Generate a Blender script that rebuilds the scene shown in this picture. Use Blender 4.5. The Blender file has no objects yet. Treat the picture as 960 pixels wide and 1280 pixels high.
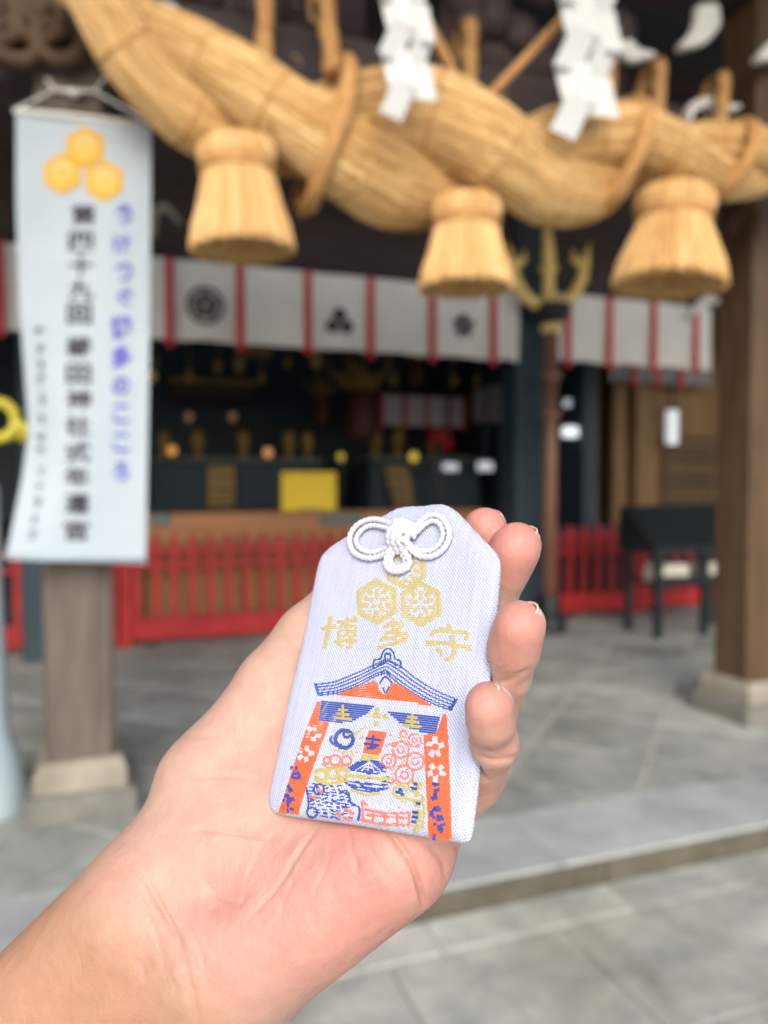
import bpy, math, random
import numpy as np
from mathutils import Vector, Matrix

random.seed(7)
np.random.seed(7)
R = math.radians
scene = bpy.context.scene
col = scene.collection

# ------------------------------------------------------------------ camera
CAM_Z, YAW, PITCH = 1.5, 20.0, 2.1
cam_data = bpy.data.cameras.new('camera')
cam = bpy.data.objects.new('camera', cam_data)
col.objects.link(cam)
cam.location = (0, 0, CAM_Z)
cam.rotation_euler = (R(90 - PITCH), 0, R(-YAW))
cam_data.sensor_fit = 'VERTICAL'
cam_data.sensor_height = 34.6
cam_data.lens = 26.0
cam_data.clip_start = 0.01
cam_data.clip_end = 500
cam_data.dof.use_dof = True
cam_data.dof.focus_distance = 0.168
cam_data.dof.aperture_fstop = 9.8
scene.camera = cam

# ------------------------------------------------------------------ sky, sun, exposure
world = bpy.data.worlds.new('World')
scene.world = world
world.use_nodes = True
SUN_EL, SUN_AZ = 36.0, 200.0          # azimuth measured from +Y towards +X
nt = world.node_tree
sky = nt.nodes.new('ShaderNodeTexSky')
sky.sky_type = 'NISHITA'
sky.sun_disc = False
sky.sun_elevation = R(SUN_EL)
sky.sun_rotation = R(SUN_AZ)
sky.dust_density = 3.0
sky.ozone_density = 0.9
nt.links.new(sky.outputs[0], nt.nodes['Background'].inputs[0])
nt.nodes['Background'].inputs[1].default_value = 0.13
sun_data = bpy.data.lights.new('sun', 'SUN')
sun_data.energy = 0.9
sun_data.angle = R(50)
sun_data.color = (1.0, 0.95, 0.88)
sun = bpy.data.objects.new('sun', sun_data)
col.objects.link(sun)
sdir = Vector((math.sin(R(SUN_AZ)) * math.cos(R(SUN_EL)), math.cos(R(SUN_AZ)) * math.cos(R(SUN_EL)), math.sin(R(SUN_EL))))
sun.rotation_euler = sdir.to_track_quat('Z', 'Y').to_euler()
sun.location = (0, -4, 8)
scene.view_settings.view_transform = 'Standard'
scene.view_settings.look = 'None'
scene.view_settings.exposure = 1.24
scene.view_settings.gamma = 1.0
scene.cycles.use_denoising = True
scene.cycles.max_bounces = 8
scene.cycles.diffuse_bounces = 4

# ------------------------------------------------------------------ layout helpers
CM = Matrix.Translation(cam.location) @ cam.rotation_euler.to_matrix().to_4x4()
CMn = np.array(CM)
FP, CX, CY = 26.0 / 34.6 * 1280, 480.0, 640.0

def ray(px, py):
    return (CM.to_3x3() @ Vector(((px - CX) / FP, -(py - CY) / FP, -1)))

def at(px, py, Y):
    d = ray(px, py)
    return cam.location + d * (Y / d.y)

def floor_at(px, py, z=0.1):
    d = ray(px, py)
    return cam.location + d * ((z - CAM_Z) / d.z)

def cpt(px, py, depth):
    """a point of the hand frame (camera axes, millimetres)"""
    return np.array([(px - CX) / FP * depth, -(py - CY) / FP * depth, -depth])

def c2w(P):
    P = np.asarray(P, float).reshape(-1, 3) * 0.001
    return P @ CMn[:3, :3].T + CMn[:3, 3]

# ------------------------------------------------------------------ object helpers
WL = {}

def tag(o, label=None, cat=None, group=None, kind=None):
    if label: o['label'] = label
    if cat: o['category'] = cat
    if group: o['group'] = group
    if kind: o['kind'] = kind
    return o

def thing(name, loc, label, cat, group=None):
    o = bpy.data.objects.new(name, None)
    col.objects.link(o)
    o.location = loc
    o.empty_display_size = 0.1
    WL[o] = Vector(loc)
    return tag(o, label, cat, group)

def link(name, me, m=None, parent=None, loc=(0, 0, 0)):
    o = bpy.data.objects.new(name, me)
    col.objects.link(o)
    if m is not None and len(me.materials) == 0:
        me.materials.append(m)
    o.location = loc
    if parent is not None:
        o.parent = parent
    WL[o] = (WL.get(parent, Vector((0, 0, 0))) if parent is not None else Vector((0, 0, 0))) + Vector(loc)
    return o

class MB:
    def __init__(s):
        s.v, s.f = [], []

    def add(s, verts, faces):
        b = len(s.v)
        s.v += [tuple(p) for p in verts]
        s.f += [tuple(i + b for i in f) for f in faces]
        return s

    def box(s, x0, x1, y0, y1, z0, z1, bev=0.0):
        if bev <= 0:
            v = [(x, y, z) for z in (z0, z1) for y in (y0, y1) for x in (x0, x1)]
            return s.add(v, [(0, 2, 3, 1), (4, 5, 7, 6), (0, 1, 5, 4), (2, 6, 7, 3), (0, 4, 6, 2), (1, 3, 7, 5)])
        # box with its vertical and top edges chamfered
        b = bev
        def ring(i, z):
            return [(x0 + b + i, y0 + i, z), (x1 - b - i, y0 + i, z), (x1 - i, y0 + b + i, z), (x1 - i, y1 - b - i, z),
                    (x1 - b - i, y1 - i, z), (x0 + b + i, y1 - i, z), (x0 + i, y1 - b - i, z), (x0 + i, y0 + b + i, z)]
        return s.loft([ring(0, z0), ring(0, z1 - b), ring(b, z1)], True)

    def loft(s, rings, caps=True, closed=True):
        n = len(rings[0])
        b = len(s.v)
        for r in rings:
            s.v += [tuple(p) for p in r]
        for i in range(len(rings) - 1):
            for j in range(n if closed else n - 1):
                k = (j + 1) % n
                s.f.append((b + i * n + j, b + i * n + k, b + (i + 1) * n + k, b + (i + 1) * n + j))
        if caps:
            s.f.append(tuple(b + j for j in reversed(range(n))))
            s.f.append(tuple(b + (len(rings) - 1) * n + j for j in range(n)))
        return s

    def tube(s, path, r, n=10, caps=True, prof=None):
        path = [Vector(p) for p in path]
        rs = r if isinstance(r, (list, tuple)) else [r] * len(path)
        t0 = (path[1] - path[0]).normalized()
        up = Vector((0, 0, 1)) if abs(t0.z) < 0.9 else Vector((1, 0, 0))
        u = t0.cross(up).normalized()
        rings = []
        for i, p in enumerate(path):
            t = (path[min(i + 1, len(path) - 1)] - path[max(i - 1, 0)]).normalized()
            u = (u - t * u.dot(t)).normalized()
            w = t.cross(u)
            ring = []
            for j in range(n):
                a = 2 * math.pi * j / n
                q = rs[i] * (prof(i, j, a) if prof else 1)
                ring.append(p + (u * math.cos(a) + w * math.sin(a)) * q)
            rings.append(ring)
        return s.loft(rings, caps)

    def lathe(s, c, prof, n=24, wob=None):
        rings = []
        for i, (r, z) in enumerate(prof):
            rings.append([(c[0] + r * (wob[j] if wob else 1) * math.cos(2 * math.pi * j / n),
                           c[1] + r * (wob[j] if wob else 1) * math.sin(2 * math.pi * j / n), c[2] + z) for j in range(n)])
        return s.loft(rings, True)

    def prism(s, poly, axis_fn, t0, t1):
        """outline (a, b) extruded; axis_fn(a, b, t) gives the point"""
        n = len(poly)
        return s.loft([[axis_fn(a, b, t0) for a, b in poly], [axis_fn(a, b, t1) for a, b in poly]], True)

    def mesh(s, name, off=(0, 0, 0), smooth=False):
        me = bpy.data.meshes.new(name)
        ox, oy, oz = off
        me.from_pydata([(x - ox, y - oy, z - oz) for x, y, z in s.v], [], s.f)
        import bmesh
        bm = bmesh.new(); bm.from_mesh(me)
        bmesh.ops.recalc_face_normals(bm, faces=bm.faces)
        bm.to_mesh(me); bm.free()
        if smooth:
            me.polygons.foreach_set('use_smooth', [True] * len(me.polygons))
        return me

    def build(s, name, m, parent=None, smooth=False):
        off = WL[parent] if parent is not None else (0, 0, 0)
        return link(name, s.mesh(name, off, smooth), m, parent)

def structure(o, kind='structure'):
    o['kind'] = kind
    return o

# ------------------------------------------------------------------ materials
def nodes_of(name):
    m = bpy.data.materials.new(name)
    m.use_nodes = True
    return m, m.node_tree, m.node_tree.nodes['Principled BSDF']

def pmat(name, c1, c2=None, scale=6.0, rough=0.7, bump=0.0, bscale=None, stretch=(1, 1, 1), metal=0.0, vary=0.0, spec=0.4, detail=5, stain=0.0):
    m, t, p = nodes_of(name)
    c2 = c2 or c1
    tc = t.nodes.new('ShaderNodeTexCoord')
    mp = t.nodes.new('ShaderNodeMapping')
    mp.inputs['Scale'].default_value = stretch
    t.links.new(tc.outputs['Object'], mp.inputs[0])
    nz = t.nodes.new('ShaderNodeTexNoise')
    nz.inputs['Scale'].default_value = scale
    nz.inputs['Detail'].default_value = detail
    nz.inputs['Roughness'].default_value = 0.6
    t.links.new(mp.outputs[0], nz.inputs['Vector'])
    rp = t.nodes.new('ShaderNodeValToRGB')
    rp.color_ramp.elements[0].position = 0.3
    rp.color_ramp.elements[1].position = 0.7
    rp.color_ramp.elements[0].color = (*c1, 1)
    rp.color_ramp.elements[1].color = (*c2, 1)
    t.links.new(nz.outputs[0], rp.inputs[0])
    out = rp.outputs[0]
    if vary > 0:
        oi = t.nodes.new('ShaderNodeObjectInfo')
        mr = t.nodes.new('ShaderNodeMapRange')
        mr.inputs[3].default_value = 1 - vary
        mr.inputs[4].default_value = 1 + vary
        t.links.new(oi.outputs['Random'], mr.inputs[0])
        hs = t.nodes.new('ShaderNodeHueSaturation')
        t.links.new(mr.outputs[0], hs.inputs['Value'])
        t.links.new(out, hs.inputs['Color'])
        out = hs.outputs[0]
        ad = t.nodes.new('ShaderNodeVectorMath'); ad.operation = 'ADD'
        t.links.new(tc.outputs['Object'], ad.inputs[0])
        t.links.new(oi.outputs['Location'], ad.inputs[1])
        t.links.new(ad.outputs[0], mp.inputs[0])
    if stain:
        n3 = t.nodes.new('ShaderNodeTexNoise'); n3.inputs['Scale'].default_value = 1.7; n3.inputs['Detail'].default_value = 8; n3.inputs['Roughness'].default_value = .7
        ge = t.nodes.new('ShaderNodeNewGeometry'); t.links.new(ge.outputs['Position'], n3.inputs['Vector'])
        r3 = t.nodes.new('ShaderNodeValToRGB'); r3.color_ramp.elements[0].position = .38; r3.color_ramp.elements[1].position = .58
        r3.color_ramp.elements[0].color = (.62, .62, .58, 1); r3.color_ramp.elements[1].color = (1, 1, 1, 1)
        t.links.new(n3.outputs[0], r3.inputs[0])
        mu = t.nodes.new('ShaderNodeMix'); mu.data_type = 'RGBA'; mu.blend_type = 'MULTIPLY'; mu.inputs[0].default_value = stain
        t.links.new(out, mu.inputs[6]); t.links.new(r3.outputs[0], mu.inputs[7])
        out = mu.outputs[2]
    t.links.new(out, p.inputs['Base Color'])
    p.inputs['Roughness'].default_value = rough
    p.inputs['Metallic'].default_value = metal
    p.inputs['Specular IOR Level'].default_value = spec
    if bump > 0:
        n2 = t.nodes.new('ShaderNodeTexNoise')
        n2.inputs['Scale'].default_value = bscale or scale * 4
        n2.inputs['Detail'].default_value = 6
        t.links.new(mp.outputs[0], n2.inputs['Vector'])
        b = t.nodes.new('ShaderNodeBump')
        b.inputs['Strength'].default_value = bump
        b.inputs['Distance'].default_value = 0.01
        t.links.new(n2.outputs[0], b.inputs['Height'])
        t.links.new(b.outputs[0], p.inputs['Normal'])
    return m

def emis(name, c, s):
    m, t, p = nodes_of(name)
    p.inputs['Base Color'].default_value = (*c, 1)
    p.inputs['Emission Color'].default_value = (*c, 1)
    p.inputs['Emission Strength'].default_value = s
    return m

M = {}
M['paver'] = pmat('paver_stone', (.22, .25, .245), (.42, .44, .42), 5.0, .75, .4, 60, vary=.2, detail=9, stain=.7)
M['slab'] = pmat('forecourt_stone', (.24, .265, .26), (.52, .515, .475), 4.5, .8, .5, 50, vary=.14, detail=9, stain=.8)
M['kerb'] = pmat('kerb_stone', (.27, .30, .31), (.39, .42, .43), 4, .75, .3, 70, vary=.08, stain=.6)
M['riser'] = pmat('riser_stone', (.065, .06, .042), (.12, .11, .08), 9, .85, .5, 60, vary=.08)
M['mortar'] = pmat('mortar', (.42, .40, .36), (.52, .50, .45), 14, .9, .3)
M['earth'] = pmat('forecourt_bed', (.22, .22, .205), (.32, .315, .29), 6, .9, .3)
M['wood_grey'] = pmat('weathered_pillar_wood', (.07, .056, .047), (.14, .115, .096), 5, .7, .4, 18, (3, 3, .35))
M['wood_brown'] = pmat('brown_pillar_wood', (.058, .034, .016), (.12, .070, .036), 5, .6, .4, 18, (3, 3, .35))
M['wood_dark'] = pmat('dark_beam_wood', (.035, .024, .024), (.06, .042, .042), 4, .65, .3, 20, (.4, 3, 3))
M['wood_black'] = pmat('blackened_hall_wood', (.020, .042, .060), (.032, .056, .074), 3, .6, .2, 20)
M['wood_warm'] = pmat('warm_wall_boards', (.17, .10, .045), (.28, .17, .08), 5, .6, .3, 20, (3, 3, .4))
M['counter'] = pmat('oiled_counter_wood', (.30, .13, .055), (.42, .20, .09), 4, .5, .2, 24, (.4, 3, 3))
M['ochre'] = pmat('ochre_boards', (.30, .17, .06), (.44, .27, .10), 5, .6, .3, 20, (3, 3, .4))
M['drum'] = pmat('maroon_drum', (.05, .014, .016), (.08, .022, .022), 5, .6)
M['cream'] = pmat('cream_paper', (.55, .53, .44), (.65, .62, .52), 5, .8)
M['plinth'] = pmat('plinth_stone', (.20, .19, .155), (.33, .31, .255), 6, .8, .4, 40, stain=.7)
M['plinth_dark'] = pmat('plinth_base_stone', (.12, .12, .108), (.20, .195, .175), 7, .85, .4, 40)
M['red'] = pmat('red_lacquer', (.30, .009, .014), (.47, .022, .024), 4, .5, .15, 30, stain=.6)
M['black_lacquer'] = pmat('black_lacquer', (.010, .016, .018), (.018, .024, .026), 3, .35)
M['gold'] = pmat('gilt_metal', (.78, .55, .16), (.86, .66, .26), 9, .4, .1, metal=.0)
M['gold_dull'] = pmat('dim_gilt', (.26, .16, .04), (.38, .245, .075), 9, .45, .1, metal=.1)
M['copper'] = pmat('copper_pole', (.23, .12, .085), (.34, .19, .14), 6, .45, .1, stretch=(1, 1, .3), metal=.3)
M['noren'] = pmat('undyed_curtain_cloth', (.72, .73, .70), (.80, .80, .77), 4, .9, .2, 60)
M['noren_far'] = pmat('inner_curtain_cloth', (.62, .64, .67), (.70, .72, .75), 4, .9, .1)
M['noren_dim'] = pmat('shaded_curtain_cloth', (.20, .21, .22), (.26, .27, .28), 4, .9, .1)  # curtain cloth darkened to carry the right bay's shade in its colour
M['ribbon'] = pmat('crimson_ribbon', (.50, .018, .045), (.60, .04, .07), 6, .7)
M['crest'] = pmat('dark_crest_dye', (.045, .04, .045), (.07, .06, .07), 10, .9)
M['straw'] = None
M['paper'] = pmat('white_paper', (.62, .64, .64), (.68, .69, .69), 4, .8)
M['white_paint'] = pmat('white_paint', (.66, .66, .63), (.76, .75, .72), 8, .6, .1)
M['cool_paint'] = pmat('pale_grey_enamel', (.29, .37, .42), (.36, .44, .49), 4, .4, .05)
M['yellow'] = pmat('yellow_card', (.80, .55, .02), (.86, .62, .04), 3, .5)
M['yellow_rubber'] = pmat('yellow_rubber', (.42, .38, .03), (.52, .47, .06), 3, .5)
M['grey_plate'] = pmat('grey_plate', (.10, .13, .13), (.15, .17, .17), 5, .5)
M['banner'] = pmat('banner_cloth', (.37, .44, .50), (.42, .49, .545), 3, .85, .08, 220)
M['ink_black'] = pmat('banner_black_ink', (.035, .03, .05), (.06, .05, .08), 10, .9)
M['ink_grey'] = pmat('banner_grey_ink', (.07, .08, .13), (.10, .11, .16), 10, .9)
M['ink_blue'] = pmat('banner_blue_ink', (.12, .12, .46), (.15, .15, .52), 10, .9)
M['ink_gold'] = pmat('banner_gold_ink', (.60, .34, .03), (.66, .39, .05), 6, .9)
M['ink_pale'] = pmat('banner_pale_gold_ink', (.66, .42, .09), (.70, .46, .12), 6, .9)
M['ink_arc'] = pmat('banner_cream_ink', (.62, .50, .24), (.66, .54, .28), 6, .9)
M['cord_white'] = pmat('white_cord', (.70, .71, .72), (.78, .78, .78), 20, .7)

def straw_mat(name, c1, c2):
    m, t, p = nodes_of(name)
    uv = t.nodes.new('ShaderNodeUVMap')
    mp = t.nodes.new('ShaderNodeMapping')
    mp.inputs['Scale'].default_value = (2.2, 60, 1)
    t.links.new(uv.outputs[0], mp.inputs[0])
    nz = t.nodes.new('ShaderNodeTexNoise')
    nz.inputs['Scale'].default_value = 1.0
    nz.inputs['Detail'].default_value = 4
    t.links.new(mp.outputs[0], nz.inputs['Vector'])
    rp = t.nodes.new('ShaderNodeValToRGB')
    rp.color_ramp.elements[0].position = .28
    rp.color_ramp.elements[1].position = .68
    rp.color_ramp.elements[0].color = (*c1, 1)
    rp.color_ramp.elements[1].color = (*c2, 1)
    t.links.new(nz.outputs[0], rp.inputs[0])
    t.links.new(rp.outputs[0], p.inputs['Base Color'])
    p.inputs['Roughness'].default_value = .7
    p.inputs['Specular IOR Level'].default_value = .25
    b = t.nodes.new('ShaderNodeBump')
    b.inputs['Strength'].default_value = .8
    b.inputs['Distance'].default_value = .012
    t.links.new(nz.outputs[0], b.inputs['Height'])
    t.links.new(b.outputs[0], p.inputs['Normal'])
    return m
M['straw'] = straw_mat('rice_straw', (.50, .28, .09), (.84, .56, .25))
M['straw_pale'] = straw_mat('pale_rice_straw', (.44, .25, .08), (.76, .51, .22))
M['straw_cord'] = pmat('straw_cord', (.42, .21, .07), (.62, .36, .14), 30, .8, .4, 90)

def fibre_mat():
    m, t, p = nodes_of('single_straws')
    a = t.nodes.new('ShaderNodeAttribute'); a.attribute_name = 'tone'
    rp_ = t.nodes.new('ShaderNodeValToRGB')
    e = rp_.color_ramp.elements
    e[0].position = 0; e[0].color = (.40, .22, .07, 1)
    e[1].position = 1; e[1].color = (.86, .62, .30, 1)
    k = e.new(.5); k.color = (.68, .43, .175, 1)
    t.links.new(a.outputs['Fac'], rp_.inputs[0])
    t.links.new(rp_.outputs[0], p.inputs['Base Color'])
    p.inputs['Roughness'].default_value = .6
    return m
M['fibre'] = fibre_mat()

def fibres(name, lines, rad, parent, off, tones=None):
    """many thin straws, each a three-sided tube along its own line, as one mesh"""
    L = np.array(lines, float)                       # n, k, 3
    n, k, _ = L.shape
    T = np.gradient(L, axis=1)
    T /= np.linalg.norm(T, axis=2, keepdims=True) + 1e-12
    U = np.cross(T, np.random.normal(size=(n, 1, 3)))
    U /= np.linalg.norm(U, axis=2, keepdims=True) + 1e-12
    W = np.cross(T, U)
    rr = (rad * np.random.uniform(.6, 1.3, (n, 1, 1))) * np.ones((1, k, 1))
    V = np.stack([L + rr * (U * math.cos(a) + W * math.sin(a)) for a in (0, 2.09, 4.19)], 2).reshape(-1, 3) - np.array(off)
    i = np.arange(n)[:, None, None] * k * 3 + np.arange(k - 1)[None, :, None] * 3
    j = np.arange(3)[None, None, :]
    F = np.stack([i + j, i + (j + 1) % 3, i + 3 + (j + 1) % 3, i + 3 + j], 3).reshape(-1, 4)
    me = bpy.data.meshes.new(name)
    me.from_pydata(V.tolist(), [], F.tolist())
    tn = np.random.uniform(0, 1, n) if tones is None else tones
    at_ = me.attributes.new('tone', 'FLOAT', 'POINT')
    at_.data.foreach_set('value', np.repeat(tn, k * 3).astype(np.float32))
    o = link(name, me, M['fibre'], parent)
    o['kind'] = 'stuff'
    return o

def uv_tube(me, nu, nv, caps=2, ulen=1.0):
    """UVs for a loft of nu rings of nv vertices"""
    uvl = me.uv_layers.new(name='UVMap')
    nl = len(me.loops)
    vi = np.empty(nl, int); me.loops.foreach_get('vertex_index', vi)
    ii, jj = vi // nv, vi % nv
    uvs = np.stack([ii / (nu - 1) * ulen, jj / nv], 1).astype(np.float32)
    # keep the seam quad from smearing
    ls = np.empty(len(me.polygons), int); me.polygons.foreach_get('loop_start', ls)
    lt = np.empty(len(me.polygons), int); me.polygons.foreach_get('loop_total', lt)
    for a, n in zip(ls, lt):
        if n == 4:
            w = uvs[a:a + 4, 1]
            if w.max() - w.min() > .5:
                w[w < .5] += 1
    uvl.data.foreach_set('uv', uvs.ravel())

# ------------------------------------------------------------------ ground, kerb and paving
PY0, PZ = 2.40, 0.10            # front edge and top of the shrine platform
g = MB().add([(-150, -150, -.012), (150, -150, -.012), (150, 150, -.012), (-150, 150, -.012)], [(0, 1, 2, 3)]).build('ground', M['earth'])
structure(g)
slab_i = 0
y = -2.3
row = 0
while y < PY0 - .05:
    dep = [.62, .74, .55, .68][row % 4]
    y1 = min(y + dep, PY0 - .012)
    x = -3.2 + [0, .38, .17, .52][row % 4]
    while x < 5.2:
        wd = random.choice([.75, .95, 1.1, .62, .85])
        h = random.uniform(-.002, .003)
        MB().box(x + .004, x + wd - .004, y + .004, y1 - .004, -.05, h, .006).build('paving_slab', M['slab'], g)
        x += wd
    y = y1
    row += 1
plat = MB().box(-9, 14, PY0 + .03, 30, -.03, PZ - .008).build('platform', M['mortar'])
structure(plat)
x = -3.6
k = 0
while x < 7.5:
    wd = [1.35, 1.1, 1.5, 1.22][k % 4]
    MB().box(x + .004, x + wd - .004, PY0 - .008, PY0 + .42, PZ - .012, PZ + .002, .003).build('kerb_stone', M['kerb'], plat)
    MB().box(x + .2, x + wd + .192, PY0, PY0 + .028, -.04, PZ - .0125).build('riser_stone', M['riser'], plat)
    x += wd
    k += 1

def clip(poly, x0, x1, y0, y1):
    for ax, lim, sg in ((0, x0, 1), (0, x1, -1), (1, y0, 1), (1, y1, -1)):
        out = []
        for i in range(len(poly)):
            a, b = poly[i - 1], poly[i]
            da, db = sg * (a[ax] - lim), sg * (b[ax] - lim)
            if (da >= 0) != (db >= 0):
                t_ = da / (da - db)
                out.append((a[0] + (b[0] - a[0]) * t_, a[1] + (b[1] - a[1]) * t_))
            if db >= 0:
                out.append(b)
        poly = out
        if not poly:
            break
    return poly
S, C45 = .60, math.sqrt(.5)
o45 = floor_at(812, 948, PZ)
for i in range(-14, 15):
    for j in range(-14, 15):
        q = []
        gp = .008
        for a, b in ((i * S + gp, j * S + gp), ((i + 1) * S - gp, j * S + gp), ((i + 1) * S - gp, (j + 1) * S - gp), (i * S + gp, (j + 1) * S - gp)):
            q.append((o45.x + (a - b) * C45, o45.y + (a + b) * C45))
        q = clip(q, -2.4, 6.9, PY0 + .43, 7.6)
        if len(q) < 3:
            continue
        area = abs(sum(q[n][0] * q[(n + 1) % len(q)][1] - q[(n + 1) % len(q)][0] * q[n][1] for n in range(len(q)))) / 2
        if area < .01:
            continue
        cxx = sum(p[0] for p in q) / len(q); cyy = sum(p[1] for p in q) / len(q)
        if cxx > 4.5 + (cyy - 3) * .9 or cxx < -1.6:
            continue
        h = PZ + random.uniform(-.001, .002)
        mb = MB()
        mb.loft([[(px_, py_, PZ - .03) for px_, py_ in q], [(px_, py_, h - .003) for px_, py_ in q],
                 [(cxx + (px_ - cxx) * .988, cyy + (py_ - cyy) * .988, h) for px_, py_ in q]])
        link('paver', mb.mesh('paver', (cxx, cyy, PZ)), M['paver'], plat, (cxx, cyy, PZ))

# ------------------------------------------------------------------ shrine hall
hall = thing('shrine_hall', (1.8, 3.6, PZ), 'dark timber shrine hall with porch pillars on stone plinths', 'shrine')
def pillar(x0, x1, y0, y1, z1, m, pl=True):
    p = MB().box(x0, x1, y0, y1, PZ + (.24 if pl else 0), z1, .025).build('pillar', m, hall)
    if pl:
        a, b = .042, .085
        mb = MB()
        mb.loft([[(x0 - a, y0 - a, z), (x1 + a, y0 - a, z), (x1 + a, y1 + a, z), (x0 - a, y1 + a, z)] for z in (PZ + .112, PZ + .19)] +
                [[(x0 - .02, y0 - .02, PZ + .238), (x1 + .02, y0 - .02, PZ + .238), (x1 + .02, y1 + .02, PZ + .238), (x0 - .02, y1 + .02, PZ + .238)]])
        mb.build('plinth', M['plinth'], p)
        MB().box(x0 - b, x1 + b, y0 - b, y1 + b, PZ + .003, PZ + .11, .012).build('plinth_base', M['plinth_dark'], p)
    return p
PYF = 3.46
pillar(-.245, .035, PYF, PYF + .28, 4.3, M['wood_grey'])
pillar(3.53, 3.83, PYF, PYF + .30, 4.3, M['wood_brown'])
# porch tie beam and the beam above it
MB().box(.036, 3.529, 3.50, 3.68, 3.14, 3.58, 0).build('tie_beam', M['wood_dark'], hall)
MB().box(-4, -.246, 3.50, 3.68, 3.14, 3.58).build('tie_beam', M['wood_dark'], hall)
MB().box(3.831, 7, 3.50, 3.68, 3.14, 3.58).build('tie_beam', M['wood_dark'], hall)
MB().box(-4, 8, 3.42, 3.80, 4.301, 4.6).build('porch_beam', M['wood_dark'], hall)
# carved strut between the beams: lumpy cloud-like relief
for cx_, w_ in ((.75, .9), (2.15, 1.1)):
    mb = MB()
    for q in range(9):
        xx = cx_ + random.uniform(-.5, .5) * w_
        zz = 3.66 + random.uniform(0, .5) * (1 - abs(xx - cx_) / w_)
        rr = random.uniform(.06, .14)
        mb.lathe((xx, 3.58, zz), [(rr * math.cos(a), rr * math.sin(a)) for a in [R(v_) for v_ in (-89, -50, -20, 20, 50, 89)]], 12)
    mb.box(cx_ - w_ * .5, cx_ + w_ * .5, 3.56, 3.64, 3.581, 3.85)
    mb.build('carved_strut', M['wood_dark'], hall, True)
# carved scroll bracket on the outer side of the near pillar
for q in range(4):
    c = at(-10 + 26 * q, 20 + (q % 2) * 26, 3.40)
    path = [(c.x + (.03 + .012 * a) * math.cos(a), 3.40, c.z + (.03 + .012 * a) * math.sin(a)) for a in np.linspace(0, 9, 30)]
    MB().tube(path, .035, 8).build('carved_scroll', M['wood_brown'], hall, True)
MB().box(-1.6, -.25, 3.44, 3.499, 3.2, 4.3).build('bracket_board', M['wood_dark'], hall)

# hall front at Y = 6.6
HY = 6.6
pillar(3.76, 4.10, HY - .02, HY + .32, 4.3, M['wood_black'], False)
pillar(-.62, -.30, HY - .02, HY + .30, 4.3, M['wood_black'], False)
pillar(8.3, 8.6, HY - .02, HY + .30, 4.3, M['wood_brown'], False)
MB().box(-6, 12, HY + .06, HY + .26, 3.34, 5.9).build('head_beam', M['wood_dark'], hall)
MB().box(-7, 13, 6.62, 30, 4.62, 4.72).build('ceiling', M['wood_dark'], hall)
MB().loft([[(-8, -.45, 5.72), (-8, -.35, 5.55), (-8, 3.6, 6.05), (-8, 14, 7.6), (-8, 14, 8.4)], [(14, -.45, 5.72), (14, -.35, 5.55), (14, 3.6, 6.05), (14, 14, 7.6), (14, 14, 8.4)]]).build('roof', M['wood_dark'], hall)  # unseen; eave drawn out past the hand to cut its overhead sky light
for i in range(24):
    xx = -4.5 + i * .5
    MB().loft([[(xx, y_, z - .1), (xx + .09, y_, z - .1), (xx + .09, y_, z), (xx, y_, z)] for y_, z in ((-.3, 5.54), (3.6, 6.03))]).build('rafter', M['wood_dark'], hall)
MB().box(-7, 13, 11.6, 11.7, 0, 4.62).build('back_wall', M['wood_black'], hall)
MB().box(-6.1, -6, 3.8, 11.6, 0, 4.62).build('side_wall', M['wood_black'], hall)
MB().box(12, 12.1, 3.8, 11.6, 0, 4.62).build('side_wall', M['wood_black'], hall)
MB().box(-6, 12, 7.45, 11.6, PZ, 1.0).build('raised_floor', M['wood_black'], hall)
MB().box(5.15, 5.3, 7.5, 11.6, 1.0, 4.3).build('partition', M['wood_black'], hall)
# right bay: boarded wall and lattice door behind the curtain
def yplane(px0, px1, py0, py1, Y):
    a, b = at(px0, py1, Y), at(px1, py0, Y)
    a2, b2 = at(px1, py1, Y), at(px0, py0, Y)
    return a.x, b.x, (a.z + a2.z) / 2, (b.z + b2.z) / 2
WY = 8.3
x0, x1, z0, z1 = yplane(765, 960, 455, 760, WY)
MB().box(x0, 11.9, WY, WY + .1, 0.3, 4.3).build('board_wall', M['wood_warm'], hall)
for px_, w_ in ((740, .16), (772, .14), (802, .20)):
    a = at(px_, 560, WY - .15)
    MB().box(a.x - w_ / 2, a.x + w_ / 2, WY - .18, WY - .02, .3, 4.2).build('door_post', M['wood_grey'] if px_ == 740 else M['wood_warm'], hall)
lx0, lx1, lz0, lz1 = yplane(830, 882, 545, 640, WY - .06)
door = MB().box(lx0, lx1 + .3, WY - .04, WY - .005, lz0 - .2, lz1).build('lattice_door', M['wood_black'], hall)
for i in range(14):
    xx = lx0 + (lx1 + .3 - lx0) * i / 13
    MB().box(xx - .012, xx + .012, WY - .07, WY - .041, lz0 - .2, lz1).build('lattice_bar', M['wood_warm'], door)
for i in range(4):
    zz = lz0 - .1 + (lz1 - lz0) * i / 3
    MB().box(lx0, lx1 + .3, WY - .085, WY - .071, zz - .02, zz + .02).build('lattice_rail', M['wood_warm'], door)
MB().box(5.31, x0 - .002, WY + .3, WY + .34, 1.0, 3.0).build('dark_door', M['wood_black'], hall)
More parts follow.
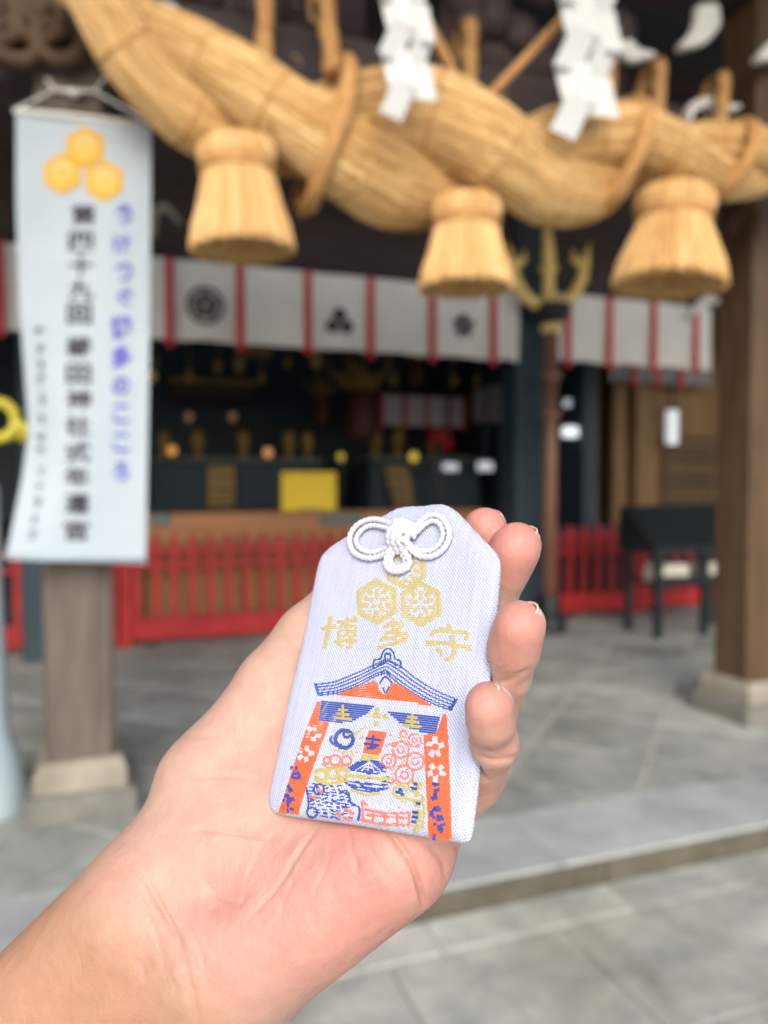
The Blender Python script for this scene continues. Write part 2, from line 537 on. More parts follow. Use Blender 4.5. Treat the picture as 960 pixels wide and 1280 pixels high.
# white-tipped carved beam noses
def horn(P, W, Y, m='white_paint'):
    n = 8
    ts = np.linspace(0, 1, n * 2)
    k = np.linspace(0, 1, len(P))
    Q = np.stack([np.interp(ts, k, [p[i] for p in P]) for i in (0, 1)], 1)
    Q = np.stack([np.convolve(np.pad(Q[:, i], 1, mode='edge'), [.25, .5, .25], 'valid') for i in (0, 1)], 1)
    ww = np.interp(ts, k, W) / 2
    T = np.gradient(Q, axis=0); T /= np.linalg.norm(T, axis=1, keepdims=True)
    N_ = np.stack([-T[:, 1], T[:, 0]], 1)
    poly = np.concatenate([Q + N_ * ww[:, None], (Q - N_ * ww[:, None])[::-1]])
    mb = MB()
    def ring_(f, yy):
        out = []
        for i_, (a, b) in enumerate(poly):
            c = Q[i_] if i_ < len(Q) else Q[::-1][i_ - len(Q)]
            p = at(c[0] + (a - c[0]) * f, c[1] + (b - c[1]) * f, Y)
            out.append((p.x, yy, p.z))
        return out
    mb.loft([ring_(.7, Y - .02), ring_(1, Y - .008), ring_(1, Y + .03)])
    mb.build('carved_tip', M[m], hall)
horn([(884, 6), (885, 28), (874, 46), (848, 61)], [26, 31, 24, 6], 3.47)
horn([(780, 32), (778, 52), (790, 69), (818, 70)], [8, 21, 21, 5], 3.50)
horn([(990, 58), (968, 62), (944, 76)], [32, 24, 6], 3.34)
horn([(858, 154), (866, 133), (884, 127), (908, 136), (924, 134)], [5, 12, 14, 10, 4], 3.42)
horn([(860, 398), (874, 383), (886, 374), (898, 377)], [5, 10, 12, 4], 6.40)
horn([(191, 296), (194, 264), (206, 256), (228, 280)], [9, 11, 9, 4], 6.0, 'plinth')
horn([(194, 6), (214, 12), (234, 32)], [9, 14, 5], 3.47)

# ------------------------------------------------------------------ curtains
def curtain(name, xs, Y, ztop, zbot, label, crests, mc, edge=True, grp=None, wr=.018):
    t = thing(name, ((xs[0] + xs[-1]) / 2, Y, zbot), label, 'curtain', grp)
    for i in range(len(xs) - 1):
        a, b = xs[i], xs[i + 1]
        n, mvt = 10, 5
        ph = random.uniform(0, 6)
        mb = MB()
        for lay in (0, .004):
            rows = []
            for jz in range(mvt + 1):
                z = ztop + (zbot - ztop) * jz / mvt
                rows.append([(a + .004 + (b - a - .008) * k / n, Y + lay + .020 * (.25 + jz / mvt) * math.sin(ph + 6.5 * k / n), z + (0.012 * math.sin(3.1 * k / n) if jz == mvt else 0)) for k in range(n + 1)])
            mb.loft(rows, False, False)
        mb.build('panel', mc, t, True)
        c = crests.get(i)
        if c:
            zc = ztop + (zbot - ztop) * (.55 if c != 'tri' else .62)
            xc = (a + b) / 2
            m2 = MB()
            if c in ('ring', 'plum'):
                for q in range(5):
                    an = R(90 + 72 * q)
                    rr = .066
                    ctr = (xc + rr * math.cos(an), zc + rr * math.sin(an))
                    m2.prism([(ctr[0] + .042 * math.cos(R(30 * s_)), ctr[1] + .042 * math.sin(R(30 * s_))) for s_ in range(12)], lambda p, q_, t_: (p, t_, q_), Y - .034, Y - .028)
                if c == 'ring':
                    pts = [(math.cos(R(15 * s_)), math.sin(R(15 * s_))) for s_ in range(25)]
                    rings = [[(xc + p * r_, Y - yy, zc + q_ * r_) for p, q_ in pts] for r_, yy in ((.125, .034), (.155, .034), (.155, .028), (.125, .028))]
                    m2.loft(rings, False, False)
            else:
                for dx, dz in ((0, .06), (-.065, -.045), (.065, -.045)):
                    m2.prism([(xc + dx + .062 * math.cos(R(30 + 60 * s_)), zc + dz + .062 * math.sin(R(30 + 60 * s_))) for s_ in range(6)], lambda p, q_, t_: (p, t_, q_), Y - .034, Y - .028)
            m2.build('crest', M['crest'], t)
    for i, xx in enumerate(xs):
        if 0 < i < len(xs) - 1 or edge:
            mb = MB()
            mb.loft([[(xx - .032, Y - .036, z), (xx + .032, Y - .038, z), (xx + .032, Y - .029, z), (xx - .032, Y - .029, z)] for z in np.linspace(zbot - .055, ztop, 5)])
            mb.build('ribbon', M['ribbon'], t)
    MB().tube([(xs[0] - .05, Y + .02, ztop + .015), (xs[-1] + .05, Y + .02, ztop + .015)], .016, 8).build('curtain_rod', M['wood_dark'], t)
    return t
NY = HY - .08
zb = at(400, 437, NY).z
zt = zb + .66
bx_ = [at(p, 430, NY).x for p in (212, 300, 384, 462, 539, 615)]
left = [bx_[0] - .62 * k for k in (4, 3, 2, 1)]
curtain('noren_curtain', left + bx_ + [3.755], NY, zt, zb, 'wide white shrine curtain with dark crests and red ribbons above the offertory box',
        {3: 'tri', 4: 'ring', 6: 'tri', 8: 'plum'}, M['noren'], False)
bx2 = [4.105] + [at(p, 420, NY).x for p in (708, 760, 815, 868)] + [at(888, 420, NY).x]
curtain('noren_curtain', bx2, NY, zt + .03, zb + .03, 'short white shrine curtain with red ribbons above the black reading desk', {}, M['noren'], False)
ix = [at(p, 510, 10.2).x for p in (476, 505, 533, 560, 580)]
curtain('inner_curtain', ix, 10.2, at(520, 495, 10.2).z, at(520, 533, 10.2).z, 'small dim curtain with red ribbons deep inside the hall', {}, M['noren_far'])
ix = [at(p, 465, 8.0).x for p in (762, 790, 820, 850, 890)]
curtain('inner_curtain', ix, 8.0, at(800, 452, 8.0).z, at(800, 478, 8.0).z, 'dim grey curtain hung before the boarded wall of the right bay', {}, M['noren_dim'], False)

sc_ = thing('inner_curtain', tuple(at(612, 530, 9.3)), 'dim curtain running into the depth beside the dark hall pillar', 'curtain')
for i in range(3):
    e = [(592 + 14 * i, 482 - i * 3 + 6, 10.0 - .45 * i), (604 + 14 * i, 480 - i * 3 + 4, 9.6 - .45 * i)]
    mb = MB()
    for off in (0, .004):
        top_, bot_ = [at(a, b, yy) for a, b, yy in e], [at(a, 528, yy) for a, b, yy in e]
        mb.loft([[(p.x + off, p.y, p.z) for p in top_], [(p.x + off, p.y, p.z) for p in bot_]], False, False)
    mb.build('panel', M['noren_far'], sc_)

# ------------------------------------------------------------------ red picket fences
def fence(x0, x1, Y, label, h=.975, sp=.165):
    t = thing('picket_fence', ((x0 + x1) / 2, Y, PZ), label, 'fence', 'red picket fences before the hall')
    MB().box(x0, x1, Y - .03, Y + .03, PZ + .045, PZ + .235, 0).build('bottom_rail', M['red'], t)
    MB().box(x0, x1, Y - .022, Y + .022, PZ + .665, PZ + .715).build('rail', M['red'], t)
    MB().box(x0, x1, Y - .022, Y + .022, PZ + .79, PZ + .845).build('rail', M['red'], t)
    n = max(2, int(round((x1 - x0) / sp)))
    pm = MB()
    pm.loft([[(-.033, -.014, z), (.033, -.014, z), (.033, .014, z), (-.033, .014, z)] for z in (PZ + .236, PZ + h - .04)] + [[(-.003, -.004, PZ + h), (.003, -.004, PZ + h), (.003, .004, PZ + h), (-.003, .004, PZ + h)]])
    me = pm.mesh('picket'); me.materials.append(M['red'])
    for i in range(n + 1):
        xx = x0 + .04 + (x1 - x0 - .08) * i / n
        link('picket', me, None, t, Vector((xx, Y, 0)) - WL[t])
    for xx in (x0 - .05, x1 + .05):
        MB().box(xx - .045, xx + .045, Y - .045, Y + .045, PZ, PZ + h + .05, .01).build('post', M['red'], t)
    for xx in (x0 + .15, x1 - .15):
        MB().box(xx - .06, xx + .06, Y - .08, Y + .08, PZ, PZ + .044).build('foot', M['black_lacquer'], t)
    return t
FY = 6.95
fence(at(165, 750, FY).x, 3.60, FY, 'long red picket fence before the wooden offertory box')
fence(at(-40, 750, FY).x, at(148, 750, FY).x - .1, FY, 'red picket fence seen beyond the grey pillar and white post')
fence(4.40, at(775, 720, FY).x + .1, FY, 'short red picket fence between copper pole and black reading desk', sp=.21)
fence(at(785, 720, FY).x + .2, 8.2, FY, 'red picket fence standing behind the black reading desk', sp=.21)

# ------------------------------------------------------------------ offertory box with sign and plates
BY = 7.12
bz = at(320, 640, BY).z
ob = thing('offertory_box', (1.8, BY + .2, PZ), 'long brown wooden offertory box behind the red fence', 'offertory box')
MB().box(.05, 3.72, BY, BY + .32, bz - .16, bz, .012).build('top_board', M['counter'], ob)
for i in range(13):
    xx = .06 + i * .281
    MB().box(xx, xx + .274, BY + .02, BY + .05, PZ + .02, bz - .161).build('front_board', M['ochre'], ob)
MB().box(.06, 3.71, BY + .051, BY + .30, PZ, bz - .162).build('carcass', M['wood_black'], ob)
sx0, sx1, sz0, sz1 = yplane(352, 420, 590, 638, BY + .1)
sg = thing('yellow_sign', ((sx0 + sx1) / 2, BY + .1, bz), 'blank yellow sign board standing on the offertory box', 'sign')
MB().box(sx0, sx1, BY + .09, BY + .11, bz + .004, sz1, .004).build('board', M['yellow'], sg)
MB().box((sx0 + sx1) / 2 - .1, (sx0 + sx1) / 2 + .1, BY + .06, BY + .2, bz + .001, bz + .02).build('foot', M['grey_plate'], sg)
for a_, b_, lab in ((400, 452, 'grey metal plate on the offertory box beneath the yellow sign'), (188, 212, 'grey metal plate at the end of the offertory box near the banner')):
    u0, u1 = at(a_, 648, BY).x, at(b_, 648, BY).x
    zc = at((a_ + b_) / 2, 649, BY).z
    p = thing('name_plate', ((u0 + u1) / 2, BY, zc), lab, 'plate')
    MB().box(u0, u1, BY - .012, BY - .001, zc - .05, zc + .05).build('plate', M['grey_plate'], p)
    MB().box(u0 - .008, u1 + .008, BY - .006, BY - .0005, zc - .058, zc + .058).build('rim', M['black_lacquer'], p)

# ------------------------------------------------------------------ gilt trident lantern post
tp = floor_at(686, 788, PZ)
post = thing('ornament_post', (tp.x, tp.y, PZ), 'copper post crowned by a gilt three-pronged ornament', 'post')
zt0 = at(686, 402, tp.y).z
MB().lathe((tp.x, tp.y, PZ), [(.17, 0), (.17, .08), (.12, .12), (.10, .32), (.085, .34)], 20).build('foot', M['black_lacquer'], post, True)
MB().tube([(tp.x, tp.y, PZ + .3), (tp.x, tp.y, zt0 - .05)], .068, 16).build('pole', M['copper'], post, True)
for py_ in (410, 470, 517):
    z = at(686, py_, tp.y).z
    MB().lathe((tp.x, tp.y, z), [(.07, -.05), (.095, -.03), (.105, 0), (.095, .03), (.07, .05)], 16).build('collar', M['gold'] if py_ == 410 else M['copper'], post, True)
zc0, zc1 = at(686, 402, tp.y).z, at(686, 382, tp.y).z
MB().lathe((tp.x, tp.y, zc0), [(.09, 0), (.15, .03), (.19, zc1 - zc0 - .02), (.19, zc1 - zc0)], 20).build('cap', M['black_lacquer'], post, True)
def tpx(px_, py_):
    a = at(px_, py_, tp.y - .02)
    return (a.x, a.y, a.z)
orn = MB().tube([tpx(686, 384), tpx(686, 350), tpx(686, 320), tpx(685, 300), tpx(684, 282)], [.07, .055, .06, .05, .04], 10).build('prong', M['gold'], post, True)
for s_ in (-1, 1):
    P = [(0, 380), (18, 379), (32, 368), (42, 348), (45, 328), (51, 304)]
    MB().tube([tpx(686 + s_ * a, b) for a, b in P], [.05, .06, .06, .055, .05, .012], 10).build('prong', M['gold'], post, True)
    MB().tube([tpx(686 + s_ * a, b) for a, b in ((43, 335), (32, 325), (30, 312))], [.03, .035, .008], 8).build('barb', M['gold'], post, True)
MB().lathe(tpx(686, 336), [(.03, -.05), (.085, -.02), (.085, .02), (.03, .05)], 12).build('collar', M['gold'], post, True)

# ------------------------------------------------------------------ black reading desk
DX0, DX1, DY0, DY1 = 4.66, 5.70, 5.62, 6.10
desk = thing('reading_desk', ((DX0 + DX1) / 2, 5.85, PZ), 'black wooden reading desk with sloping panel beside the brown pillar', 'desk')
mb = MB(); mb.prism([(DY0 - .03, .88), (DY0 - .03, .92), (DY1 - .06, 1.29), (DY1, 1.29), (DY1, .88)], lambda a, b, t: (t, a, b), DX0 - .06, DX1 + .06)
mb.build('sloping_top', M['black_lacquer'], desk)
for xx in (DX0, (DX0 + DX1) / 2, DX1 - .06):
    for yy in (DY0, DY1 - .06):
        if xx == (DX0 + DX1) / 2 and yy != DY0:
            continue
        MB().box(xx, xx + .06, yy, yy + .06, PZ, .879).build('leg', M['black_lacquer'], desk)
MB().box(DX0 + .061, (DX0 + DX1) / 2 - .001, DY0 + .01, DY0 + .05, .60, .66).build('stretcher', M['black_lacquer'], desk)
MB().box((DX0 + DX1) / 2 + .061, DX1 - .061, DY0 + .01, DY0 + .05, .60, .66).build('stretcher', M['black_lacquer'], desk)
MB().box(DX0 + .061, DX1 - .061, DY0 + .065, DY1 - .065, .57, .598).build('shelf', M['black_lacquer'], desk)
for a_, b_, lab in ((.10, .42, 'cream paper stack on the desk shelf at the copper post end'), (.58, .92, 'cream paper stack on the desk shelf at the brown pillar end')):
    u0, u1 = DX0 + a_ * (DX1 - DX0), DX0 + b_ * (DX1 - DX0)
    bxo = thing('paper_stack', ((u0 + u1) / 2, 5.82, .6), lab, 'paper', 'paper stacks in the reading desk')
    for q in range(3):
        MB().box(u0 + .01 * q, u1 - .012 * q, 5.70, 5.95, .5985 + .052 * q, .5985 + .052 * q + .05, .006).build('bundle', M['cream'], bxo)

# ------------------------------------------------------------------ things inside the hall
def glow(px_, py_, Y, r, c, s, label, name='hall_lamp', cat='lamp'):
    a = at(px_, py_, Y)
    t = thing(name, (a.x, a.y, a.z - r * 1.6), label, cat, 'lit lamps in the dark hall')
    MB().lathe((a.x, a.y, a.z), [(r * math.cos(b), r * 1.1 * math.sin(b)) for b in np.linspace(-1.5, 1.5, 9)], 14).build('globe', emis('lamp_glow', c, s), t, True)
    MB().lathe((a.x, a.y, a.z - r * 1.6), [(r * .9, 0), (r * .5, r * .2), (r * .3, r * .7)], 12).build('stand', M['gold_dull'], t, True)
    MB().tube([(a.x, a.y, 1.0), (a.x, a.y, a.z - r * 1.6)], .02, 8).build('stem', M['wood_black'], t)
LAMPS = {(215, 563): 'orange lit lamp at the banner end of the long altar table', (335, 566): 'pinkish orange lit lamp above the yellow sign', (236, 521): 'dim brown lamp below the gilt shelf lip, on the banner side', (291, 521): 'dim brown lamp below the gilt shelf lip, on the chandelier side', (426, 571): 'small yellow lit lamp between the yellow sign and the inner curtain', (517, 571): 'larger yellow lit lamp beside the red hood', (190, 470): 'dim orange lamp half hidden behind the hanging banner'}
for px_, py_, Y, r, c, s in ((215, 563, 8.6, .05, (1, .45, .10), .20), (335, 566, 8.6, .05, (1, .48, .2), .20), (236, 521, 10, .055, (.8, .5, .3), .03), (291, 521, 10, .055, (.8, .5, .3), .03), (426, 571, 8.9, .045, (1, .75, .12), .12), (517, 571, 8.9, .055, (1, .75, .1), .2), (30 + 160, 470, 9, .05, (.9, .5, .2), .05)):
    glow(px_, py_, Y, r, c, s, LAMPS[(px_, py_)])
def slab(name, px0, px1, py0, py1, Y, dep, m, label, cat, parts=()):
    a, b, c_, d_ = yplane(px0, px1, py0, py1, Y)
    t = thing(name, ((a + b) / 2, Y + dep / 2, c_), label, cat)
    MB().box(a, b, Y, Y + dep, c_, d_, min(.02, (b - a) * .1)).build(parts[0] if parts else 'body', m, t)
    return t, a, b, c_, d_
t, a, b, c_, d_ = slab('altar_table', 192, 400, 577, 636, 9.2, .6, M['wood_black'], 'long black altar table with a pale edge behind the yellow sign', 'table')
MB().box(a - .03, b + .03, 9.15, 9.82, d_ + .001, d_ + .045).build('top', M['grey_plate'], t)
t, a, b, c_, d_ = slab('altar_table', 462, 600, 575, 636, 9.4, .5, M['wood_black'], 'black altar table with a pale edge under the small inner curtain', 'table')
MB().box(a - .03, b + .03, 9.35, 9.92, d_ + .001, d_ + .04).build('top', M['grey_plate'], t)
for px0, px1, sk, lab in ((260, 293, 0, 'dull gold brocade strip hanging from the altar table behind the sign'), (480, 508, 14, 'dull gold brocade strip hanging from the altar table under the inner curtain')):
    Y = 9.1 if sk == 0 else 9.3
    p = [at(px0, 583, Y), at(px1, 583, Y), at(px1 + sk, 634, Y), at(px0 + sk, 634, Y)]
    mb = MB()
    mb.loft([[(q.x, Y - e, q.z) for q in p] for e in (0, .012)])
    o = thing('brocade_strip', (p[0].x, Y, p[3].z), lab, 'hanging cloth')
    mb.build('cloth', M['gold_dull'], o)
    for k in range(3):
        mb = MB()
        z0_ = p[3].z + (p[0].z - p[3].z) * (.12 + .3 * k)
        mb.box(p[0].x + .05, p[1].x - .03, Y - .019, Y - .0125, z0_, z0_ + .03)
        mb.build('woven_band', M['wood_black'], o)
# gilt hangings
def chandelier(px_, py_, Y, s, label):
    c = at(px_, py_, Y)
    t = thing('gilt_hanging', (c.x, c.y, c.z), label, 'lantern', 'gilt hangings inside the hall')
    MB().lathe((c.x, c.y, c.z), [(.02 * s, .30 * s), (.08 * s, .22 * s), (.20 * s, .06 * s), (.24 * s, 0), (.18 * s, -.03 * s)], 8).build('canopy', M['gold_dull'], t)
    for q in range(5):
        an = R(72 * q + 18)
        MB().tube([(c.x + .14 * s * math.cos(an), c.y + .14 * s * math.sin(an), c.z + .1 * s), (c.x + .34 * s * math.cos(an), c.y + .34 * s * math.sin(an), c.z + .14 * s), (c.x + .42 * s * math.cos(an), c.y + .42 * s * math.sin(an), c.z + .36 * s)], [.02 * s, .025 * s, .01 * s], 6).build('arm', M['gold_dull'], t, True)
    MB().tube([(c.x, c.y, c.z + .28 * s), (c.x, c.y, 4.6)], .012, 6).build('chain', M['gold_dull'], t)
    MB().lathe((c.x, c.y, c.z - .62 * s), [(.17 * s, 0), (.19 * s, .05 * s), (.19 * s, .5 * s), (.15 * s, .58 * s)], 10).build('drum', M['drum'], t, True)
chandelier(452, 485, 9.0, 1.0, 'large gilt lantern with curling arms hanging inside the hall')
chandelier(404, 492, 9.6, .62, 'small gilt lantern with curling arms hanging inside the hall')
chandelier(520, 448, 9.0, .55, 'gilt lantern hanging before the small inner curtain')
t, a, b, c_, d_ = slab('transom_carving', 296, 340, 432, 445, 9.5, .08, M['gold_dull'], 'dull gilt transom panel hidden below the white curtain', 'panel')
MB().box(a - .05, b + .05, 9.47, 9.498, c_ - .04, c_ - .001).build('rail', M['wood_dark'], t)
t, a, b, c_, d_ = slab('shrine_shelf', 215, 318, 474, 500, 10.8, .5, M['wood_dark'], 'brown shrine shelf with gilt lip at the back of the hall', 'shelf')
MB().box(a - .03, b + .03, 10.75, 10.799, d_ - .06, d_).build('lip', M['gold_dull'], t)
# gilt stand-ins for blurred glints: pendants under the transom, vessels on altar tables
for i in range(13):
    px_ = 200 + i * 33 + random.uniform(-7, 7)
    c = at(px_, random.uniform(444, 476), 8.2 + random.uniform(0, 1.2))
    t = thing('glint_pendant', (c.x, c.y, c.z), 'small gilt pendant added as a warm glint in the dark behind the crested curtain', 'ornament', 'gilt pendants added as glints behind the curtain')
    k = random.uniform(.6, 1.2)
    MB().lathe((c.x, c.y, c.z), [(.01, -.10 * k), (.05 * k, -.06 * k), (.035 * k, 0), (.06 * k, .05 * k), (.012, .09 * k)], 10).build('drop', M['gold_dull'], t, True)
    MB().tube([(c.x, c.y, c.z + .08 * k), (c.x, c.y, 4.6)], .006, 5).build('chain', M['gold_dull'], t)
for i, (px_, py_, Y) in enumerate(((206, 573, 9.25), (248, 573, 9.25), (305, 573, 9.25), (362, 573, 9.25), (385, 573, 9.25), (470, 571, 9.5), (498, 571, 9.5), (540, 571, 9.5))):
    c = at(px_, py_, Y + .1)
    b_ = at(px_, 577 if px_ < 450 else 575, Y).z + .047
    k = random.uniform(.8, 1.4)
    t = thing('glint_vessel', (c.x, Y + .12, b_), 'small gilt vessel added as a glint on a black altar table', 'vessel', 'gilt vessels added as glints on the altar tables')
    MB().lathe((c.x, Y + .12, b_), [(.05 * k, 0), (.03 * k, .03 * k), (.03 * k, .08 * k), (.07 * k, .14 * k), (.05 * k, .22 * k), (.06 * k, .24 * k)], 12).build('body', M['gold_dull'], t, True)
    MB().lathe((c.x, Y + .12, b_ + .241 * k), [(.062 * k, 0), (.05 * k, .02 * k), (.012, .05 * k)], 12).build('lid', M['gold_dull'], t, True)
# red dragon-drum cloth
c = at(549, 552, 9.0)
t = thing('red_hood', (c.x, c.y, c.z - .2), 'red cloth hood draped over a dark stand inside the hall', 'cloth hood')
MB().tube([(c.x - .12, c.y, c.z - .02), (c.x - .05, c.y, c.z + .09), (c.x + .07, c.y, c.z + .05), (c.x + .15, c.y, c.z - .10)], [.05, .10, .10, .07], 12).build('cloth', M['red'], t, True)
MB().tube([(c.x, c.y, 1.0), (c.x + .02, c.y, c.z)], .04, 8).build('stand', M['black_lacquer'], t)
def white_box(px0, px1, py0, py1, Y, label, glow_=.2):
    t, a, b, c_, d_ = slab('glow_box', px0, px1, py0, py1, Y, .1, emis('white_glow', (.85, .92, 1), glow_), label, 'lamp', ('glow_face',))
    MB().box(a - .01, b + .01, Y + .02, Y + .12, d_ + .001, d_ + .03).build('hood', M['black_lacquer'], t)
    MB().box((a + b) / 2 - .012, (a + b) / 2 + .012, Y + .04, Y + .065, d_ + .03, 4.6).build('hanger', M['wood_black'], t)
white_box(707, 735, 533, 546, 7.6, 'bright white glowing panel below a fainter one in the dark doorway', .42)  # two emissive white panels, the lower one stronger
white_box(709, 734, 499, 508, 7.75, 'faint white glowing panel above a brighter one in the dark doorway')
white_box(837, 849, 512, 555, 8.0, 'tall white lamp before the lattice door')
white_box(548, 574, 579, 588, 9.35, 'low glowing panel for a white reflection beside the red hood inside the hall')  # emissive panel put in to imitate a white reflection
white_box(600, 617, 577, 588, 9.0, 'small glowing panel for a white reflection beside the dark hall pillar')  # second reflection, likewise imitated by an emissive panel

# ------------------------------------------------------------------ great straw rope
RY = 3.08
ctrl = [(60, -80, 104), (120, -8, 112), (190, 69, 123), (262, 121, 134), (342, 160, 142), (443, 180, 172), (538, 192, 172), (601, 205, 156), (663, 218, 138), (735, 204, 128), (800, 187, 106), (876, 200, 88), (960, 208, 74), (1050, 205, 66)]
rp = []
for px_, py_, th in ctrl:
    p = at(px_, py_, RY)
    d = (p - cam.location).dot(CM.to_3x3() @ Vector((0, 0, -1)))
    rp.append((p.x, p.z, th * d / FP / 2))
rp = np.array(rp)
NS = 260
ss = np.linspace(0, 1, NS)
tt = np.linspace(0, 1, len(rp))
def sm(colm):
    v = np.interp(ss, tt, rp[:, colm])
    for _ in range(3):
        k = np.ones(9) / 9
        v = np.convolve(np.pad(v, 4, mode='edge'), k, 'valid')
    return v
cxs, czs, crs = sm(0), sm(1), sm(2)
rope = thing('sacred_straw_rope', (cxs[NS // 2], RY, float(czs[NS // 2])), 'huge twisted straw rope slung across the porch between the pillars', 'rope')
arc = np.concatenate([[0], np.cumsum(np.hypot(np.diff(cxs), np.diff(czs)))])
PITCHL = 1.80
PHASE = math.pi / 2 - 2 * math.pi * float(np.interp(.26, cxs, arc)) / PITCHL
def strand(ph, m):
    path, rad = [], []
    for i in range(NS):
        th = 2 * math.pi * arc[i] / PITCHL + ph
        tx = Vector((cxs[min(i + 1, NS - 1)] - cxs[max(i - 1, 0)], 0, czs[min(i + 1, NS - 1)] - czs[max(i - 1, 0)])).normalized()
        nz_ = Vector((-tx.z, 0, tx.x))
        o = crs[i] * .50
        p = Vector((cxs[i], RY, czs[i])) + Vector((0, -1, 0)) * (math.cos(th) * o) - nz_ * (math.sin(th) * o)
        path.append(p)
        rad.append(crs[i] * .58 * (1 + .022 * math.sin(arc[i] * 21 + ph)))
    mb = MB()
    jit = np.random.uniform(.982, 1.018, (48,))
    mb.tube(path, rad, 48, True, lambda i, j, a: jit[j])
    me = mb.mesh('strand', WL[rope], True)
    uv_tube(me, NS, 48, ulen=arc[-1])
    link('strand', me, m, rope)
    lines = []
    pa = np.array(path); ra = np.array(rad)
    tg = np.gradient(pa, axis=0); tg /= np.linalg.norm(tg, axis=1, keepdims=True)
    fu = np.cross(tg, np.array([0, 0, 1.0])); fu /= np.linalg.norm(fu, axis=1, keepdims=True)
    fw = np.cross(tg, fu)
    for q in range(4200):
        i0 = np.random.randint(0, NS - 40)
        idx = np.linspace(i0, i0 + np.random.randint(14, 39), 7).astype(int)
        a = np.random.uniform(0, 2 * math.pi) + np.linspace(0, np.random.uniform(-.16, .16), 7)
        lift = np.random.uniform(.995, 1.018) + np.array([-.02, 0, .004, .006, .004, 0, np.random.choice([-.02, .0, .03], p=[.6, .3, .1])])
        lines.append(pa[idx] + (fu[idx] * np.cos(a)[:, None] + fw[idx] * np.sin(a)[:, None]) * (ra[idx] * lift)[:, None])
    fibres('straw_layer', lines, .0042, rope, WL[rope])
    # straw bindings round the strand
    for i in range(14, NS - 8, 21):
        r_ = rad[i]
        tdir = (path[min(i + 1, NS - 1)] - path[i - 1]).normalized()
        u = tdir.cross(Vector((0, 0, 1))).normalized(); w = tdir.cross(u)
        ring = [path[i] + (u * math.cos(a) + w * math.sin(a)) * (r_ * 1.0) for a in np.linspace(0, 2 * math.pi, 25)]
        MB().tube(ring, .010, 6, False).build('binding', M['straw_cord'], rope, True)
strand(PHASE, M['straw'])
strand(PHASE + math.pi, M['straw'])
def rope_at(px_):
    x = at(px_, 180, RY).x
    i = int(np.argmin(np.abs(cxs - x)))
    return i, cxs[i], czs[i], crs[i]
def twist_prof(n_l=3, k=.55):
    return lambda i, j, a: 1 + .16 * math.cos(n_l * a + i * k)
for px_ in (333, 403, 590, 765, 828, 908):
    i, x, z, r = rope_at(px_)
    yt = {333: -60, 403: -60, 590: 27, 765: 66, 828: 78, 908: 94}[px_]
    tp_ = at(px_, yt, 3.40)
    y0_ = RY + .04 if px_ != 403 else RY - .12
    top = [Vector((tp_.x, 3.60, 3.585)), Vector((tp_.x, 3.58, (tp_.z + 3.6) / 2)), Vector((tp_.x, 3.52, tp_.z + .01))] + [Vector((x + (tp_.x - x) * f, y0_ + (3.42 - y0_) * f, z + r * .8 + (tp_.z - z - r * .8) * f)) for f in np.linspace(1, 0, 34)]
    MB().tube(top, .036, 12, True, twist_prof()).build('hanger_cord', M['straw_cord'], rope, True)
    if px_ in (403, 765, 908):
        ring = [(x + .07 * math.sin(a), RY - math.cos(a) * (r * 1.07), z + math.sin(a) * r * 1.07) for a in np.linspace(0, 2 * math.pi, 60)]
        MB().tube(ring, .034, 10, False, twist_prof()).build('hanger_loop', M['straw_cord'], rope, True)
for P in (((588, 128), (556, 70), (524, 8), (500, -40)), ((602, 130), (655, 75), (716, 10), (760, -38))):
    pts = [at(a, b, RY - .12) for a, b in P]
    MB().tube(pts, .021, 8, True).build('tie_cord', M['straw_cord'], rope, True)
# loose straws
for q in range(60):
    i = random.randint(30, NS - 10)
    an = random.uniform(-1.2, 1.2)
    b = Vector((cxs[i], RY - math.cos(an) * crs[i] * .95, czs[i] + math.sin(an) * crs[i] * .98))
    e = b + Vector((random.uniform(-.12, .12), random.uniform(-.06, 0), random.uniform(-.03, .05)))
    MB().tube([b, (b + e) / 2 + Vector((0, -.01, .01)), e], .0022, 4).build('loose_straw', M['straw_pale'], rope)

